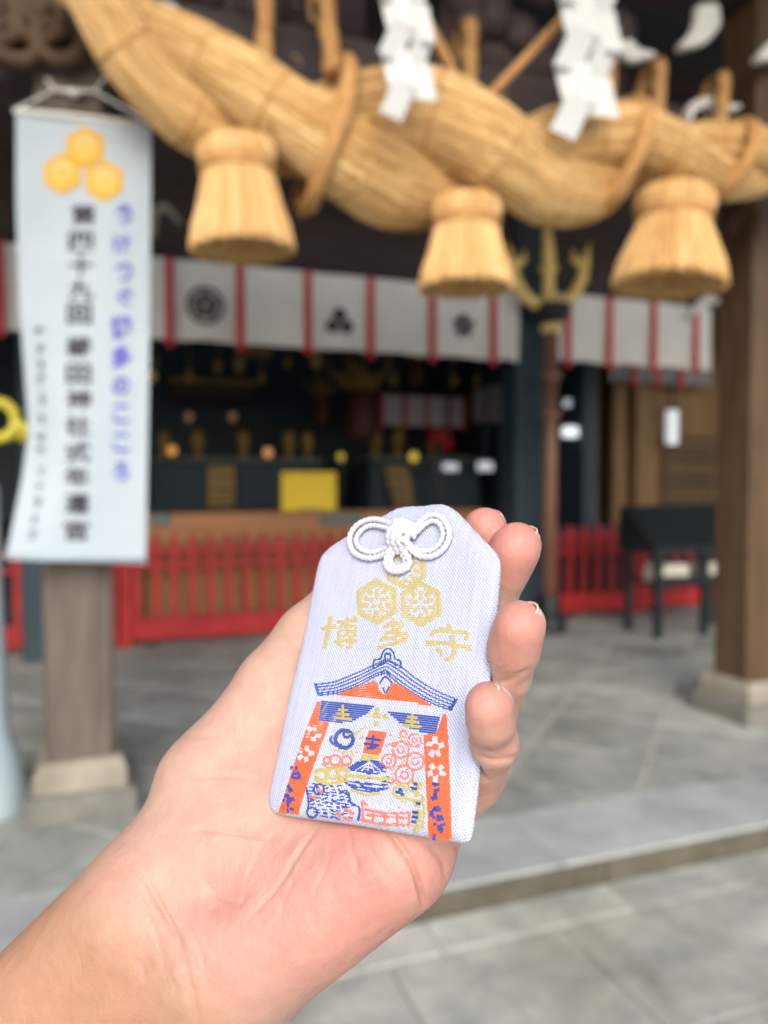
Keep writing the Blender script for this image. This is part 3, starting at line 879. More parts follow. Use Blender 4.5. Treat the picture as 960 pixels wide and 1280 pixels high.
# ------------------------------------------------------------------ straw tassels
def tassel(cx_, ytop, ywaist, ybot, wn, ww, wb, tilt, label):
    Y = RY - .08
    top, waist, bot = at(cx_, ytop, Y), at(cx_, ywaist, Y), at(cx_, ybot, Y)
    sc = (waist - cam.location).dot(CM.to_3x3() @ Vector((0, 0, -1))) / FP * .97
    H = top.z - bot.z
    hw = waist.z - bot.z
    t = thing('straw_tassel', (bot.x, Y, bot.z), label, 'tassel', 'straw tassels under the rope')
    t.rotation_euler = (0, R(tilt), 0)
    rn, rw, rb = wn * sc / 2, ww * sc / 2, wb * sc / 2
    n = 120
    def part(nm, prof, m, amp, closed=True):
        mb = MB()
        wob = [1 + random.uniform(-amp, amp) for _ in range(n)]
        mb.lathe((0, 0, 0), prof, n, wob)
        me = mb.mesh(nm, (0, 0, 0), True)
        uv_tube(me, len(prof), n, ulen=.4)
        return link(nm, me, m, t)
    part('skirt', [(rb * .80, .035), (rb * .97, 0), (rb, .01), (rb * .93, hw * .28), (rb * .80, hw * .55), (rw * 1.04, hw * .88), (rw, hw)], M['straw_pale'], .022)
    part('head', [(rw * .9, hw * .95), (rn, hw + (H - hw) * .2), (rn * 1.06, hw + (H - hw) * .55), (rn * .95, hw + (H - hw) * .85), (rn * .7, H), (rn * .2, H + .01)], M['straw_pale'], .012)
    lines = []
    for q in range(1300):
        a = random.uniform(0, 2 * math.pi) + np.linspace(0, random.uniform(-.12, .12), 6)
        inner = random.random() < .3
        k = random.uniform(.2, .96) if inner else random.uniform(.985, 1.03)
        zz = np.array([hw * 1.0, hw * .86, hw * .55, hw * .28, .02, random.uniform(-.022, .014)])
        rr_ = np.array([rw, rw * 1.06, rb * .81, rb * .94, rb * .99, rb * random.uniform(.98, 1.03)]) * k
        lines.append(np.stack([rr_ * np.cos(a), rr_ * np.sin(a), zz], 1))
    for q in range(500):
        a = random.uniform(0, 2 * math.pi) + np.linspace(0, .05, 6)
        zz = hw + (H - hw) * np.array([.0, .2, .4, .6, .85, 1.0])
        rr_ = np.array([rw, rn * .99, rn * 1.05, rn * 1.05, rn * .95, rn * .7]) * random.uniform(.995, 1.03)
        lines.append(np.stack([rr_ * np.cos(a), rr_ * np.sin(a), zz], 1))
    fibres('straw_bundle', lines, .0034, t, (0, 0, 0), np.clip(np.random.normal(.5, .24, len(lines)), 0, 1))
    for dz in (0, .022):
        ring = [(rw * 1.05 * math.cos(a), rw * 1.05 * math.sin(a), hw + dz) for a in np.linspace(0, 2 * math.pi, 30)]
        MBr = MB().tube(ring, .014, 8, False)
        link('binding', MBr.mesh('binding', (0, 0, 0), True), M['straw_cord'], t)
    return t
tassel(303, 176, 216, 309, 92, 86, 128, -3, 'straw tassel hanging above the crested curtain next to the banner')
tassel(582, 246, 283, 357, 82, 78, 116, 0, 'straw tassel hanging beside the gilt three-pronged ornament')
tassel(836, 234, 273, 354, 94, 86, 138, 4, 'fullest straw tassel, hanging beside the brown porch pillar')

# ------------------------------------------------------------------ zigzag paper streamers
def shide(x0, y0, w, h, steps, lean, Y, label):
    """a paper strip cut and folded so that each panel hangs a step to the side of the last"""
    top = at(x0, y0, Y)
    t = thing('paper_streamer', (top.x, Y, top.z), label, 'paper streamer', 'zigzag paper streamers')
    for lay in range(2):
        x, yp = x0 + lay * w * .5, y0 - lay * h * .4
        for i in range(steps):
            sg_ = 1 if (i + lay) % 2 == 0 else -1
            k = w * (.94 if lay == 0 else .8)
            sl_ = sg_ * w * .42
            q = [(x, yp), (x + k, yp + h * .10), (x + k - sl_ - w * .16, yp + h * 1.02), (x - sl_ - w * .16, yp + h * .86)]
            yy = Y + .014 * (i % 2) + .03 * lay
            Pw = [at(a, b, yy) for a, b in q]
            for k_, e in enumerate((-.02, .016, .02, -.016)):
                Pw[k_].y += e * sg_
            mb = MB()
            mb.loft([[(p.x, p.y + e, p.z) for p in Pw] for e in (0, .002)])
            mb.build('paper_fold', M['paper'], t)
            x += (-sl_ * .9) + lean
            yp += h * .74
    MB().tube([(top.x + .06, Y + .01, top.z - .05), (top.x + .06, RY - .05, 4.45)], .004, 6).build('thread', M['cord_white'], t)
shide(488, -50, 33, 50, 5, 1.0, 2.62, 'zigzag white paper streamer beside the slanting straw cord')
shide(718, -50, 40, 56, 5, -2.5, 2.75, 'larger zigzag white paper streamer nearer the brown pillar')

# ------------------------------------------------------------------ hanging banner
BNY = 3.37
LE = [(135, 20), (250, 20), (380, 24), (460, 30), (540, 36), (600, 27), (660, 15), (699, 7)]
RE = [(152, 189), (420, 187), (706, 182)]
def bpx(u, v, off=0.0):
    yl, yr = 135 + v * 564, 152 + v * 553
    xl = np.interp(yl, [a for a, _ in LE], [b for _, b in LE])
    xr = np.interp(yr, [a for a, _ in RE], [b for _, b in RE])
    px_ = xl + (xr - xl) * u
    py_ = yl + (yr - yl) * u
    curl = math.exp(-((v - .72) / .16) ** 2) * max(0, .28 - u) * .35
    Y = BNY - .05 + curl + .010 * math.sin(u * 5 + v * 3)
    p = at(px_, py_, Y + off)
    return (p.x, p.y, p.z)
def bn_inv(px_, py_):
    u, v = .5, .5
    for _ in range(12):
        yl, yr = 135 + v * 564, 152 + v * 553
        xl = np.interp(yl, [a for a, _ in LE], [b for _, b in LE]); xr = np.interp(yr, [a for a, _ in RE], [b for _, b in RE])
        u = (px_ - xl) / (xr - xl)
        v = (py_ - 135 - 17 * u) / (564 + (553 - 564) * u)
    return u, v
bt = at(104, 143, BNY)
ban = thing('hanging_banner', (bt.x, BNY, at(100, 705, BNY).z), 'tall white cloth banner with Japanese writing hung on the grey pillar', 'banner')
mb = MB()
for off in (0, .003):
    mb.loft([[bpx(i / 16, j / 40, off) for i in range(17)] for j in range(41)], False, False)
mb.build('cloth', M['banner'], ban, True)
MB().tube([bpx(-.02, .006, -.003), bpx(.5, .006, -.003), bpx(1.02, .006, -.003)], .011, 10).build('top_rod', M['white_paint'], ban, True)
MB().tube([bpx(-.01, .992, -.003), bpx(.5, .992, -.003), bpx(1.01, .992, -.003)], .009, 10).build('bottom_rod', M['cool_paint'], ban, True)
kn = at(93, 116, PYF - .03)
for P in ((bpx(.02, .0, -.004), at(68, 112, PYF - .02), kn), (bpx(.98, .0, -.004), at(118, 114, PYF - .02), kn), (at(58, 98, PYF - .01), at(68, 112, PYF - .02)), (at(132, 96, PYF - .01), at(118, 114, PYF - .02)), (at(68, 112, PYF - .02), at(118, 114, PYF - .02))):
    MB().tube(P, .006, 6).build('cord', M['cord_white'], ban)
MB().lathe((kn.x, kn.y, kn.z), [(.004, -.02), (.02, -.008), (.02, .008), (.004, .02)], 10).build('knot', M['cord_white'], ban, True)

def glyph(ch, bold=.02):
    cu = bpy.data.curves.new('glyph', 'FONT')
    cu.body = ch
    cu.size = 1
    cu.resolution_u = 2
    cu.offset = bold
    cu.align_x = 'CENTER'
    ob_ = bpy.data.objects.new('glyph', cu)
    col.objects.link(ob_)
    bpy.context.view_layer.update()
    me = bpy.data.meshes.new_from_object(ob_.evaluated_get(bpy.context.evaluated_depsgraph_get()))
    bpy.data.objects.remove(ob_)
    bpy.data.curves.remove(cu)
    V = np.array([v.co[:2] for v in me.vertices]).reshape(-1, 2)
    F = [tuple(p.vertices) for p in me.polygons]
    bpy.data.meshes.remove(me)
    c = (V.max(0) + V.min(0)) / 2
    return V - c, F, (V.max(0) - V.min(0))
def column(chars, w, h, m, bold=.02):
    for ch, x, y_ in chars:
        mb = MB()
        V, F, sz = glyph(ch, bold)
        k = max(sz[0], .6), max(sz[1], .6)
        pts = []
        for a, b in V:
            u, v = bn_inv(x + a / k[0] * w, y_ - b / k[1] * h)
            pts.append(bpx(u, v, -.006))
        mb.add(pts, F)
        mb.build('character', m, ban)
column(list(zip('第四十九回櫛田神社式年遷宮', (104, 101, 101, 101, 99, 98, 98, 98, 97, 97, 96, 96, 95), (268, 302, 332, 362, 392, 433, 467, 499, 532, 565, 596, 630, 663))), 31, 25, M['ink_black'], .02)
column([c for c in zip('うけつぐのこころ', (155, 152, 155, 156, 151, 151, 151, 151), (267, 305, 340, 371, 482, 517, 553, 589))], 21, 24, M['ink_blue'], .03)
column([c for c in zip('博多', (151, 152), (409, 446))], 26, 29, M['ink_blue'], .045)
rs = random.Random(3)
for y_ in (409, 430, 452, 473, 493, 522, 543, 563, 586, 606, 626, 647, 668):
    mb = MB()
    xc = 50.5 if y_ < 600 else 50.5 - (y_ - 600) * .13
    for q in range(4):
        a, b = xc + rs.uniform(-4, 3), y_ + rs.uniform(-6, 5)
        hz = rs.random() < .55
        w_, h_ = (8, 2.0) if hz else (2.0, 8)
        a -= w_ / 2 if hz else 0
        quad = [(a, b), (a + w_, b), (a + w_, b + h_), (a, b + h_)]
        mb.add([bpx(*bn_inv(p, q_), -.004 - .0003 * q) for p, q_ in quad], [(0, 1, 2, 3)])
    mb.build('small_character', M['ink_grey'], ban)
def hexpatch(mb, x, y_, rr, off):
    n = 24
    rings_ = []
    for f in (.02, .35, .7, 1):
        ring_ = []
        for k in range(n):
            a = 360 * k / n
            rad_ = rr * f * math.cos(R(30)) / math.cos(R((a - 0) % 60 - 30))
            ring_.append(bpx(*bn_inv(x + rad_ * math.cos(R(a + 30)), y_ + rad_ * math.sin(R(a + 30))), off))
        rings_.append(ring_)
    mb.loft(rings_, False)
for i, (x, y_) in enumerate(((106, 184), (78, 217), (130, 226))):
    mb = MB()
    hexpatch(mb, x, y_, 26.5, -.004 - .0004 * i)
    e = mb.build('emblem', M['ink_gold'], ban)
    mb = MB()
    hexpatch(mb, x, y_, 18, -.0062 - .0004 * i)
    mb.build('emblem_field', M['ink_pale'], e)
    mb = MB()
    o_ = [(x + 15 * math.cos(R(a)), y_ + 15 * math.sin(R(a))) for a in range(-160, -19, 20)]
    i_ = [(x + 10 * math.cos(R(a)), y_ + 1 + 10 * math.sin(R(a))) for a in range(-160, -19, 20)]
    n = len(o_)
    mb.add([bpx(*bn_inv(*p), -.0084 - .0004 * i) for p in o_ + i_], [(k, k + 1, n + k + 1, n + k) for k in range(n - 1)])
    mb.build('emblem_arc', M['ink_arc'], e)

# ------------------------------------------------------------------ pale post with yellow loop
pb = floor_at(-14, 1012, PZ)
dd = (pb - cam.location).length / FP
pp = thing('barrier_post', (pb.x, pb.y, PZ), 'pale enamelled post with flared foot and yellow loop on top', 'post')
zt1 = at(-14, 610, pb.y).z
MB().lathe((pb.x, pb.y, PZ), [(.165, 0), (.165, .012), (.15, .10), (.125, .24), (.098, .32), (.085, .42), (.075, .8), (.065, zt1 - PZ), (.05, zt1 - PZ + .02)], 32).build('shaft', M['cool_paint'], pp, True)
lc = at(-1, 525, pb.y - .02)
ring = [(lc.x + .062 * math.cos(a), pb.y, lc.z + .075 * math.sin(a)) for a in np.linspace(0, 2 * math.pi, 30)]
MB().tube(ring, .024, 10, False).build('loop', M['yellow_rubber'], pp, True)
MB().tube([(lc.x + .06, pb.y - .01, lc.z - .02), (lc.x + .10, pb.y - .01, lc.z - .03), (lc.x + .085, pb.y - .01, lc.z - .09)], [.03, .034, .02], 10).build('loop_end', M['yellow_rubber'], pp, True)
MB().tube([(pb.x, pb.y, zt1), (pb.x + .03, pb.y, lc.z - .07)], .03, 8).build('neck', M['black_lacquer'], pp)
# ------------------------------------------------------------------ the amulet pouch
OT = np.array([-.322, -38.06, -172.176])
rv = np.array([-.392, -.553, -.061])
_th = np.linalg.norm(rv); _k = rv / _th
_K = np.array([[0, -_k[2], _k[1]], [_k[2], 0, -_k[0]], [-_k[1], _k[0], 0]])
OR = np.eye(3) + math.sin(_th) * _K + (1 - math.cos(_th)) * _K @ _K
ON = OR[:, 2]

def om(px_, py_, z0=0.0):
    """picture position -> (u, v) millimetres on the pouch's front"""
    d = np.array([(px_ - CX) / FP, -(py_ - CY) / FP, -1.0])
    s = ON.dot(OT + ON * z0) / ON.dot(d)
    q = OR.T @ (d * s - OT)
    return q[0], q[1]
Z3 = lambda p: om(340 + p[0] / 3.4286, 800 + p[1] / 3.4286)
Z4 = lambda p: om(380 + p[0] / 3.692, 620 + p[1] / 3.692)

am = bpy.data.objects.new('amulet_pouch', None)
col.objects.link(am)
am.empty_display_size = .01
am.matrix_world = CM @ Matrix.LocRotScale(Vector(OT * .001), Matrix(OR.tolist()), None)
tag(am, 'white brocade amulet pouch with gold crest and woven shrine gate held in the hand', 'amulet')
bpy.context.view_layer.update()

def warp(u, v):
    return .30 * math.sin(u * .13 + v * .05 + 1) * math.cos(v * .09 - .4) + .10 * math.sin(u * .4 + v * .23) + .9 * max(0, (abs(u + 1) - 17) / 9) ** 2 * -1

def fabric():
    m, t, p = nodes_of('white_brocade')
    L = t.links.new
    tc = t.nodes.new('ShaderNodeTexCoord')
    sp = t.nodes.new('ShaderNodeSeparateXYZ')
    L(tc.outputs['Object'], sp.inputs[0])
    def wave(ku, kv):
        a = t.nodes.new('ShaderNodeMath'); a.operation = 'MULTIPLY'; a.inputs[1].default_value = ku
        b = t.nodes.new('ShaderNodeMath'); b.operation = 'MULTIPLY_ADD'; b.inputs[1].default_value = kv
        s = t.nodes.new('ShaderNodeMath'); s.operation = 'SINE'
        L(sp.outputs[0], a.inputs[0]); L(sp.outputs[1], b.inputs[0]); L(a.outputs[0], b.inputs[2]); L(b.outputs[0], s.inputs[0])
        return s.outputs[0]
    k = 2 * math.pi / .00068
    tw, wf = wave(k * .95, k * .75), wave(-k * .5, k * 1.15)
    sm_ = t.nodes.new('ShaderNodeMath'); sm_.operation = 'MULTIPLY_ADD'; sm_.inputs[1].default_value = .6
    L(wf, sm_.inputs[0]); L(tw, sm_.inputs[2])
    # lavender warp streaks
    mp = t.nodes.new('ShaderNodeMapping'); mp.inputs['Scale'].default_value = (1100, 60, 1); mp.inputs['Rotation'].default_value = (0, 0, R(-14))
    L(tc.outputs['Object'], mp.inputs[0])
    nz = t.nodes.new('ShaderNodeTexNoise'); nz.inputs['Scale'].default_value = 1; nz.inputs['Detail'].default_value = 3
    L(mp.outputs[0], nz.inputs['Vector'])
    ad = t.nodes.new('ShaderNodeMath'); ad.operation = 'MULTIPLY_ADD'; ad.inputs[1].default_value = .16  # weave height also shades the thread gaps in the colour
    n5 = t.nodes.new('ShaderNodeMath'); n5.operation = 'MULTIPLY_ADD'; n5.inputs[1].default_value = .5; n5.inputs[2].default_value = .27
    L(nz.outputs[0], n5.inputs[0]); L(sm_.outputs[0], ad.inputs[0]); L(n5.outputs[0], ad.inputs[2])
    rp_ = t.nodes.new('ShaderNodeValToRGB')
    rp_.color_ramp.elements[0].position = .18; rp_.color_ramp.elements[1].position = .72
    rp_.color_ramp.elements[0].color = (.27, .305, .47, 1); rp_.color_ramp.elements[1].color = (.46, .49, .62, 1)
    L(ad.outputs[0], rp_.inputs[0]); L(rp_.outputs[0], p.inputs['Base Color'])
    b = t.nodes.new('ShaderNodeBump'); b.inputs['Strength'].default_value = .55; b.inputs['Distance'].default_value = .00012
    L(sm_.outputs[0], b.inputs['Height']); L(b.outputs[0], p.inputs['Normal'])
    p.inputs['Roughness'].default_value = .6
    p.inputs['Sheen Weight'].default_value = .25
    p.inputs['Specular IOR Level'].default_value = .3
    return m
M['brocade'] = fabric()
def thread_mat(name, c, rough=.45, metal=0.0):
    m = pmat(name, tuple(x * .86 for x in c), c, 900, rough, 0, metal=metal, spec=.45)
    m.node_tree.nodes['Principled BSDF'].inputs['Sheen Weight'].default_value = .15
    return m
M['t_gold'] = thread_mat('gold_thread', (.43, .365, .115), .4, .05)
M['t_blue'] = thread_mat('blue_thread', (.020, .055, .29))
M['t_orange'] = thread_mat('orange_thread', (.62, .105, .02))
M['t_coral'] = thread_mat('coral_thread', (.58, .17, .11))
M['t_white'] = thread_mat('white_thread', (.48, .48, .57), .5)
M['t_cord'] = thread_mat('white_silk_cord', (.52, .53, .60), .45)

def spline(P, n):
    P = [np.array(p, float) for p in P]
    out = []
    for i in range(len(P) - 1):
        a, b, c, d = P[max(i - 1, 0)], P[i], P[i + 1], P[min(i + 2, len(P) - 1)]
        for k in range(n):
            s = k / n
            out.append(.5 * (2 * b + (c - a) * s + (2 * a - 5 * b + 4 * c - d) * s * s + (3 * b - a - 3 * c + d) * s ** 3))
    out.append(P[-1])
    return out

OUT = [(497, 635), (512, 632.5), (530, 632.5), (548, 630), (560, 631.5), (572, 640), (598, 668), (619, 689), (624, 697), (624, 712), (617, 790), (606, 890), (594, 1000), (588, 1046), (586, 1053), (580, 1054.5), (520, 1045), (440, 1031), (360, 1020.5), (342, 1016.5), (335, 1010), (334, 997), (345, 945), (364, 858), (384, 768), (398, 704), (402, 693), (413, 683), (440, 667), (470, 649)]
ouv = [om(*p, -1.6) for p in OUT]
dense = []
for i in range(len(ouv)):
    a, b = np.array(ouv[i]), np.array(ouv[(i + 1) % len(ouv)])
    n = max(1, int(np.linalg.norm(b - a) / 1.0))
    dense += [a + (b - a) * k / n for k in range(n)]
dense = np.array(dense)
for _ in range(1):
    dense = (np.roll(dense, 1, 0) + dense * 2 + np.roll(dense, -1, 0)) / 4
cen = np.array([-.5, 2.0])
mb = MB()
prof = [(2.2, -4.2), (.8, -3.9), (.2, -3.2), (0, -2.2), (.15, -1.2), (.6, -.5), (1.3, -.12), (2.4, 0)] + [(x, 0) for x in (4, 6, 8, 10.5, 13, 16, 19, 22, 24.4)]
rings = []
for ins, z in prof:
    f = 1 - ins / 25.0
    ring = []
    for q in dense:
        u, v = cen + (q - cen) * f
        hz = z + (warp(u, v) if z > -2 else 0) + (-.12 * math.sin(3.1 * u) * max(0, 1 - ins / 2) if z > -2 and v > 30 else 0)
        ring.append((u * .001, v * .001, hz * .001))
    rings.append(ring)
mb.loft(rings, True)
link('pouch', mb.mesh('pouch', (0, 0, 0), True), M['brocade'], am)

def scan(polys, v):
    xs = []
    for P in polys:
        for i in range(len(P)):
            (a, b), (c, d) = P[i - 1], P[i]
            if (b <= v) != (d <= v):
                xs.append(a + (c - a) * (v - b) / (d - b))
    xs.sort()
    return [(xs[i], xs[i + 1]) for i in range(0, len(xs) - 1, 2)]

trs = random.Random(11)
def weave(name, shapes, m, pitch=.40, keep=1.0, fat=.47, lift=.03, parent=None, stitch=2.4, kind=None):
    """lay rows of thread inside each outline (even-odd), as woven brocade does"""
    mb = MB()
    for polys in shapes:
        vs = [p[1] for P in polys for p in P]
        r0, r1 = int(min(vs) / pitch) - 1, int(max(vs) / pitch) + 1
        for r_ in range(r0, r1 + 1):
            v = r_ * pitch
            for a, b in scan(polys, v):
                a += trs.uniform(-.07, .07); b += trs.uniform(-.07, .07)
                if b - a < .12:
                    continue
                x = a - (trs.uniform(0, stitch) if b - a > stitch else 0)
                while x < b:
                    e = min(x + stitch, b)
                    s_ = max(x, a)
                    x += stitch
                    if e - s_ < .1 or trs.random() > keep:
                        continue
                    h = lift + .11 + trs.uniform(-.02, .02)
                    w = pitch * fat
                    mid = (s_ + e) / 2
                    pts = []
                    for uu, hh in ((s_, lift), (s_ + (e - s_) * .2, h), (e - (e - s_) * .2, h), (e, lift)):
                        wz = warp(uu, v)
                        pts += [(uu * .001, (v - w) * .001, (wz + (lift * .4 if lift < .1 else lift)) * .001), (uu * .001, (v - w * .3) * .001, (wz + hh) * .001), (uu * .001, (v + w * .35) * .001, (wz + hh) * .001), (uu * .001, (v + w) * .001, (wz + (lift * .4 if lift < .1 else lift)) * .001)]
                    mb.add(pts, [(4 * i + j, 4 * (i + 1) + j, 4 * (i + 1) + j + 1, 4 * i + j + 1) for i in range(3) for j in range(3)])
    o = link(name, mb.mesh(name, (0, 0, 0), True), m, parent or am)
    if kind:
        o['kind'] = kind
    return o

def poly(P, Z):
    return [[Z(p) for p in P]]
def stroke(P, w, Z, taper=False, n=5):
    """a brush stroke: band of width w (zoom pixels) along a smoothed line"""
    Q = spline(P, n) if len(P) > 2 else [np.array(p, float) for p in P]
    Lf, Rt = [], []
    for i, q in enumerate(Q):
        d = Q[min(i + 1, len(Q) - 1)] - Q[max(i - 1, 0)]
        d = d / (np.linalg.norm(d) + 1e-9)
        nn = np.array([-d[1], d[0]])
        ww = w / 2 * ((1 - .6 * i / (len(Q) - 1)) if taper else 1)
        Lf.append(Z(q + nn * ww)); Rt.append(Z(q - nn * ww))
    return [Lf + Rt[::-1]]
def ring(c, r0, r1, Z, n=16, sy=1.0):
    return [[Z((c[0] + r * math.cos(2 * math.pi * k / n), c[1] + sy * r * math.sin(2 * math.pi * k / n))) for k in range(n)] for r in (r0, r1)]
def disc(c, r, Z, n=12, sy=1.0):
    return [[Z((c[0] + r * math.cos(2 * math.pi * k / n), c[1] + sy * r * math.sin(2 * math.pi * k / n))) for k in range(n)]]
def hexa(c, r, rot=-3):
    return [Z4((c[0] + r * math.cos(R(30 + rot + 60 * k)), c[1] + r * 1.02 * math.sin(R(30 + rot + 60 * k)))) for k in range(6)]

# crest of three hexagons
for c in ((470, 328), (338, 488), (541, 497)):
    o = weave('crest_hexagon', [[hexa(c, 108), hexa(c, 80)]], M['t_gold'], .44, 1, .42)
    sh = []
    for a in range(5):
        an = R(-90 + 72 * a)
        sh.append(stroke([(c[0] + 14 * math.cos(an), c[1] + 14 * math.sin(an)), (c[0] + 60 * math.cos(an), c[1] + 60 * math.sin(an))], 19, Z4))
        an += R(36)
        sh.append(stroke([(c[0] + 40 * math.cos(an), c[1] + 40 * math.sin(an)), (c[0] + 70 * math.cos(an), c[1] + 70 * math.sin(an))], 24, Z4))
    sh.append([hexa(c, 78), hexa(c, 70)])
    weave('crest_flower', sh, M['t_gold'], .44, .85, .42, parent=o)
# lettering
def letter(strokes, w):
    weave('woven_character', [stroke(s_, w_ * w * 1.25, Z4) for s_, w_ in strokes], M['t_gold'], .44, .97, .42)
letter([([(78, 612), (150, 600)], 1.1), ([(122, 553), (112, 620), (92, 702)], 1.2), ([(152, 582), (248, 575)], .8), ([(165, 600), (240, 600)], .75), ([(160, 624), (240, 624)], .7), ([(152, 646), (245, 645)], .75), ([(163, 598), (158, 648)], .8), ([(240, 598), (236, 648)], .9), ([(202, 556), (196, 650)], .9), ([(226, 553), (244, 568)], .9), ([(138, 668), (250, 668)], 1), ([(218, 652), (216, 690), (196, 706)], 1), ([(160, 678), (180, 695)], 1)], 15)
letter([([(420, 568), (396, 595), (368, 612)], 1), ([(405, 590), (462, 588), (430, 618), (372, 640)], 1), ([(404, 602), (425, 612)], .8), ([(440, 622), (405, 650), (356, 664)], 1.05), ([(420, 642), (478, 640), (440, 676), (342, 706)], 1.15), ([(412, 656), (436, 668)], .8)], 15)
letter([([(668, 588), (672, 618)], 1.1), ([(590, 650), (605, 622), (680, 622), (752, 634), (742, 664)], 1), ([(564, 680), (660, 682), (768, 700)], 1.1), ([(680, 640), (694, 700), (682, 748), (650, 752)], 1.15), ([(612, 704), (640, 722)], 1.1), ([(640, 722), (632, 740)], .9)], 16)

# roof of the gate: parallel tile lines
def lerpline(A, B, s, n=14):
    A, B = spline(A, n), spline(B, n)
    return [a + (b - a) * s for a, b in zip(A, B)]
LT = [(176, 188), (262, 180), (352, 146), (430, 112), (492, 84)]
LB = [(192, 236), (282, 226), (372, 194), (436, 160), (490, 142)]
RT = [(496, 84), (556, 116), (622, 168), (704, 218), (794, 256)]
RB = [(492, 142), (532, 176), (604, 226), (688, 272), (768, 300)]
roof = weave('gate_roof', [stroke(lerpline(a, b, s_), 6.5, Z3, n=1) for a, b in ((LT, LB), (RT, RB)) for s_ in (0, .27, .53, .8, 1)] +
             [poly([(176, 186), (190, 186), (204, 236), (192, 238)], Z3), poly([(782, 250), (796, 255), (770, 302), (756, 296)], Z3)], M['t_blue'], .26)
weave('ridge_ornament', [stroke(P, 8, Z3) for P in ([(436, 122), (440, 88), (470, 84)], [(470, 84), (480, 52), (504, 38), (524, 56), (530, 84)], [(530, 84), (554, 92), (552, 122)], [(488, 84), (490, 62), (510, 62), (512, 84)], [(452, 112), (500, 92), (538, 112)], [(470, 150), (488, 130), (512, 150)], [(462, 190), (488, 158), (520, 188)], [(476, 204), (490, 228), (506, 200)])], M['t_blue'], .26, parent=roof)
weave('gable', [poly([(258, 238), (350, 206), (432, 174), (452, 180), (462, 216), (480, 234), (500, 226), (514, 186), (530, 184), (606, 226), (690, 282), (560, 264), (400, 246)], Z3)], M['t_orange'], .40)
# curtain with gold crests
cur = weave('gate_curtain', [poly([(208, 262), (440, 284), (404, 318), (344, 350), (292, 354), (198, 344)], Z3), poly([(488, 300), (722, 326), (702, 402), (612, 388), (548, 356)], Z3)], M['t_blue'], .46, 1, .43)
weave('eave_line', [stroke([(200, 250), (440, 272), (740, 314)], 9, Z3)], M['t_white'], .3, parent=cur)
for c in ((305, 312), (604, 344)):
    weave('curtain_crest', [stroke([(c[0] - 22, c[1] - 14), (c[0] + 22, c[1] - 10)], 10, Z3), stroke([(c[0] - 30, c[1] + 6), (c[0] + 30, c[1] + 10)], 11, Z3), stroke([(c[0] - 40, c[1] + 24), (c[0] + 40, c[1] + 28)], 12, Z3), stroke([(c[0], c[1] - 32), (c[0], c[1] + 26)], 12, Z3)], M['t_gold'], .30, lift=.16, parent=cur)
weave('gable_pendant', [disc((450, 326), 18, Z3), disc((416, 322), 13, Z3), disc((486, 330), 13, Z3), disc((452, 298), 12, Z3), disc((448, 358), 13, Z3)], M['t_gold'], .30, .9)
# gate pillars
lp = weave('gate_pillar', [poly([(190, 260), (208, 262), (198, 344), (246, 352), (212, 450), (112, 750), (24, 738), (110, 490)], Z3)], M['t_orange'], .36)
rp2 = weave('gate_pillar', [poly([(734, 318), (748, 322), (756, 440), (768, 858), (668, 842), (650, 404), (702, 404)], Z3)], M['t_orange'], .36)
def blossom(c, r, m, par, seed):
    q = random.Random(seed)
    sh = []
    a0 = q.uniform(0, 72)
    for k in range(5):
        a = R(a0 + 72 * k + q.uniform(-10, 10))
        e0, e1 = r * .3, r * q.uniform(.8, 1.0)
        sh.append(stroke([(c[0] + e0 * math.cos(a), c[1] + e0 * math.sin(a)), (c[0] + e1 * math.cos(a) * .92, c[1] + e1 * math.sin(a))], r * q.uniform(.4, .5), Z3))
    return weave('woven_blossom', sh, m, .30, .92, lift=.15, parent=par)
def mark(c, r, par, seed):
    q = random.Random(seed)
    sh = []
    for k in range(9):
        p = (c[0] + q.uniform(-.85, .15) * r, c[1] + q.uniform(-.9, .8) * r)
        if q.random() < .6:
            e_ = (p[0] + q.uniform(.35, .7) * r, p[1] + q.uniform(-.15, .25) * r)
        else:
            e_ = (p[0] + q.uniform(-.1, .2) * r, p[1] + q.uniform(.4, .8) * r)
        sh.append(stroke([p, e_], r * .38, Z3))
    return weave('woven_mark', sh, M['t_blue'], .30, lift=.15, parent=par)
blossom((176, 402), 42, M['t_white'], lp, 1); blossom((146, 488), 44, M['t_white'], lp, 2)
mark((112, 568), 34, lp, 3); mark((86, 655), 36, lp, 4); mark((72, 708), 30, lp, 5)
blossom((700, 460), 48, M['t_white'], rp2, 6); blossom((704, 566), 50, M['t_white'], rp2, 7)
mark((710, 648), 38, rp2, 8); mark((716, 742), 40, rp2, 9); mark((716, 806), 36, rp2, 10)
# festival motif between the pillars
weave('woven_bird', [ring((310, 425), 48, 30, Z3), ring((322, 405), 20, 8, Z3), stroke([(258, 412), (250, 432), (280, 456)], 12, Z3), stroke([(286, 446), (320, 462), (352, 440)], 13, Z3)], M['t_blue'], .30)
weave('woven_leaf', [stroke(P, 13, Z3, True) for P in ([(350, 410), (392, 378)], [(262, 470), (300, 480)], [(300, 488), (340, 464)], [(340, 470), (352, 500)], [(548, 395), (560, 430)], [(555, 530), (575, 512)])], M['t_gold'], .30)
weave('woven_plum', [ring((272, 515), 28, 17, Z3), ring((320, 518), 26, 15, Z3), ring((238, 516), 20, 10, Z3), stroke([(216, 530), (250, 548), (330, 532)], 10, Z3)], M['t_coral'], .28)
weave('woven_cloud', [ring((215, 580), 34, 14, Z3), ring((262, 572), 30, 14, Z3), ring((304, 572), 30, 12, Z3), stroke([(184, 600), (250, 616), (330, 600)], 14, Z3), stroke([(190, 560), (300, 544)], 10, Z3)], M['t_gold'], .30, .95)
tw = weave('woven_banner_top', [poly([(416, 388), (492, 396), (464, 492), (388, 484)], Z3)], M['t_orange'], .36)
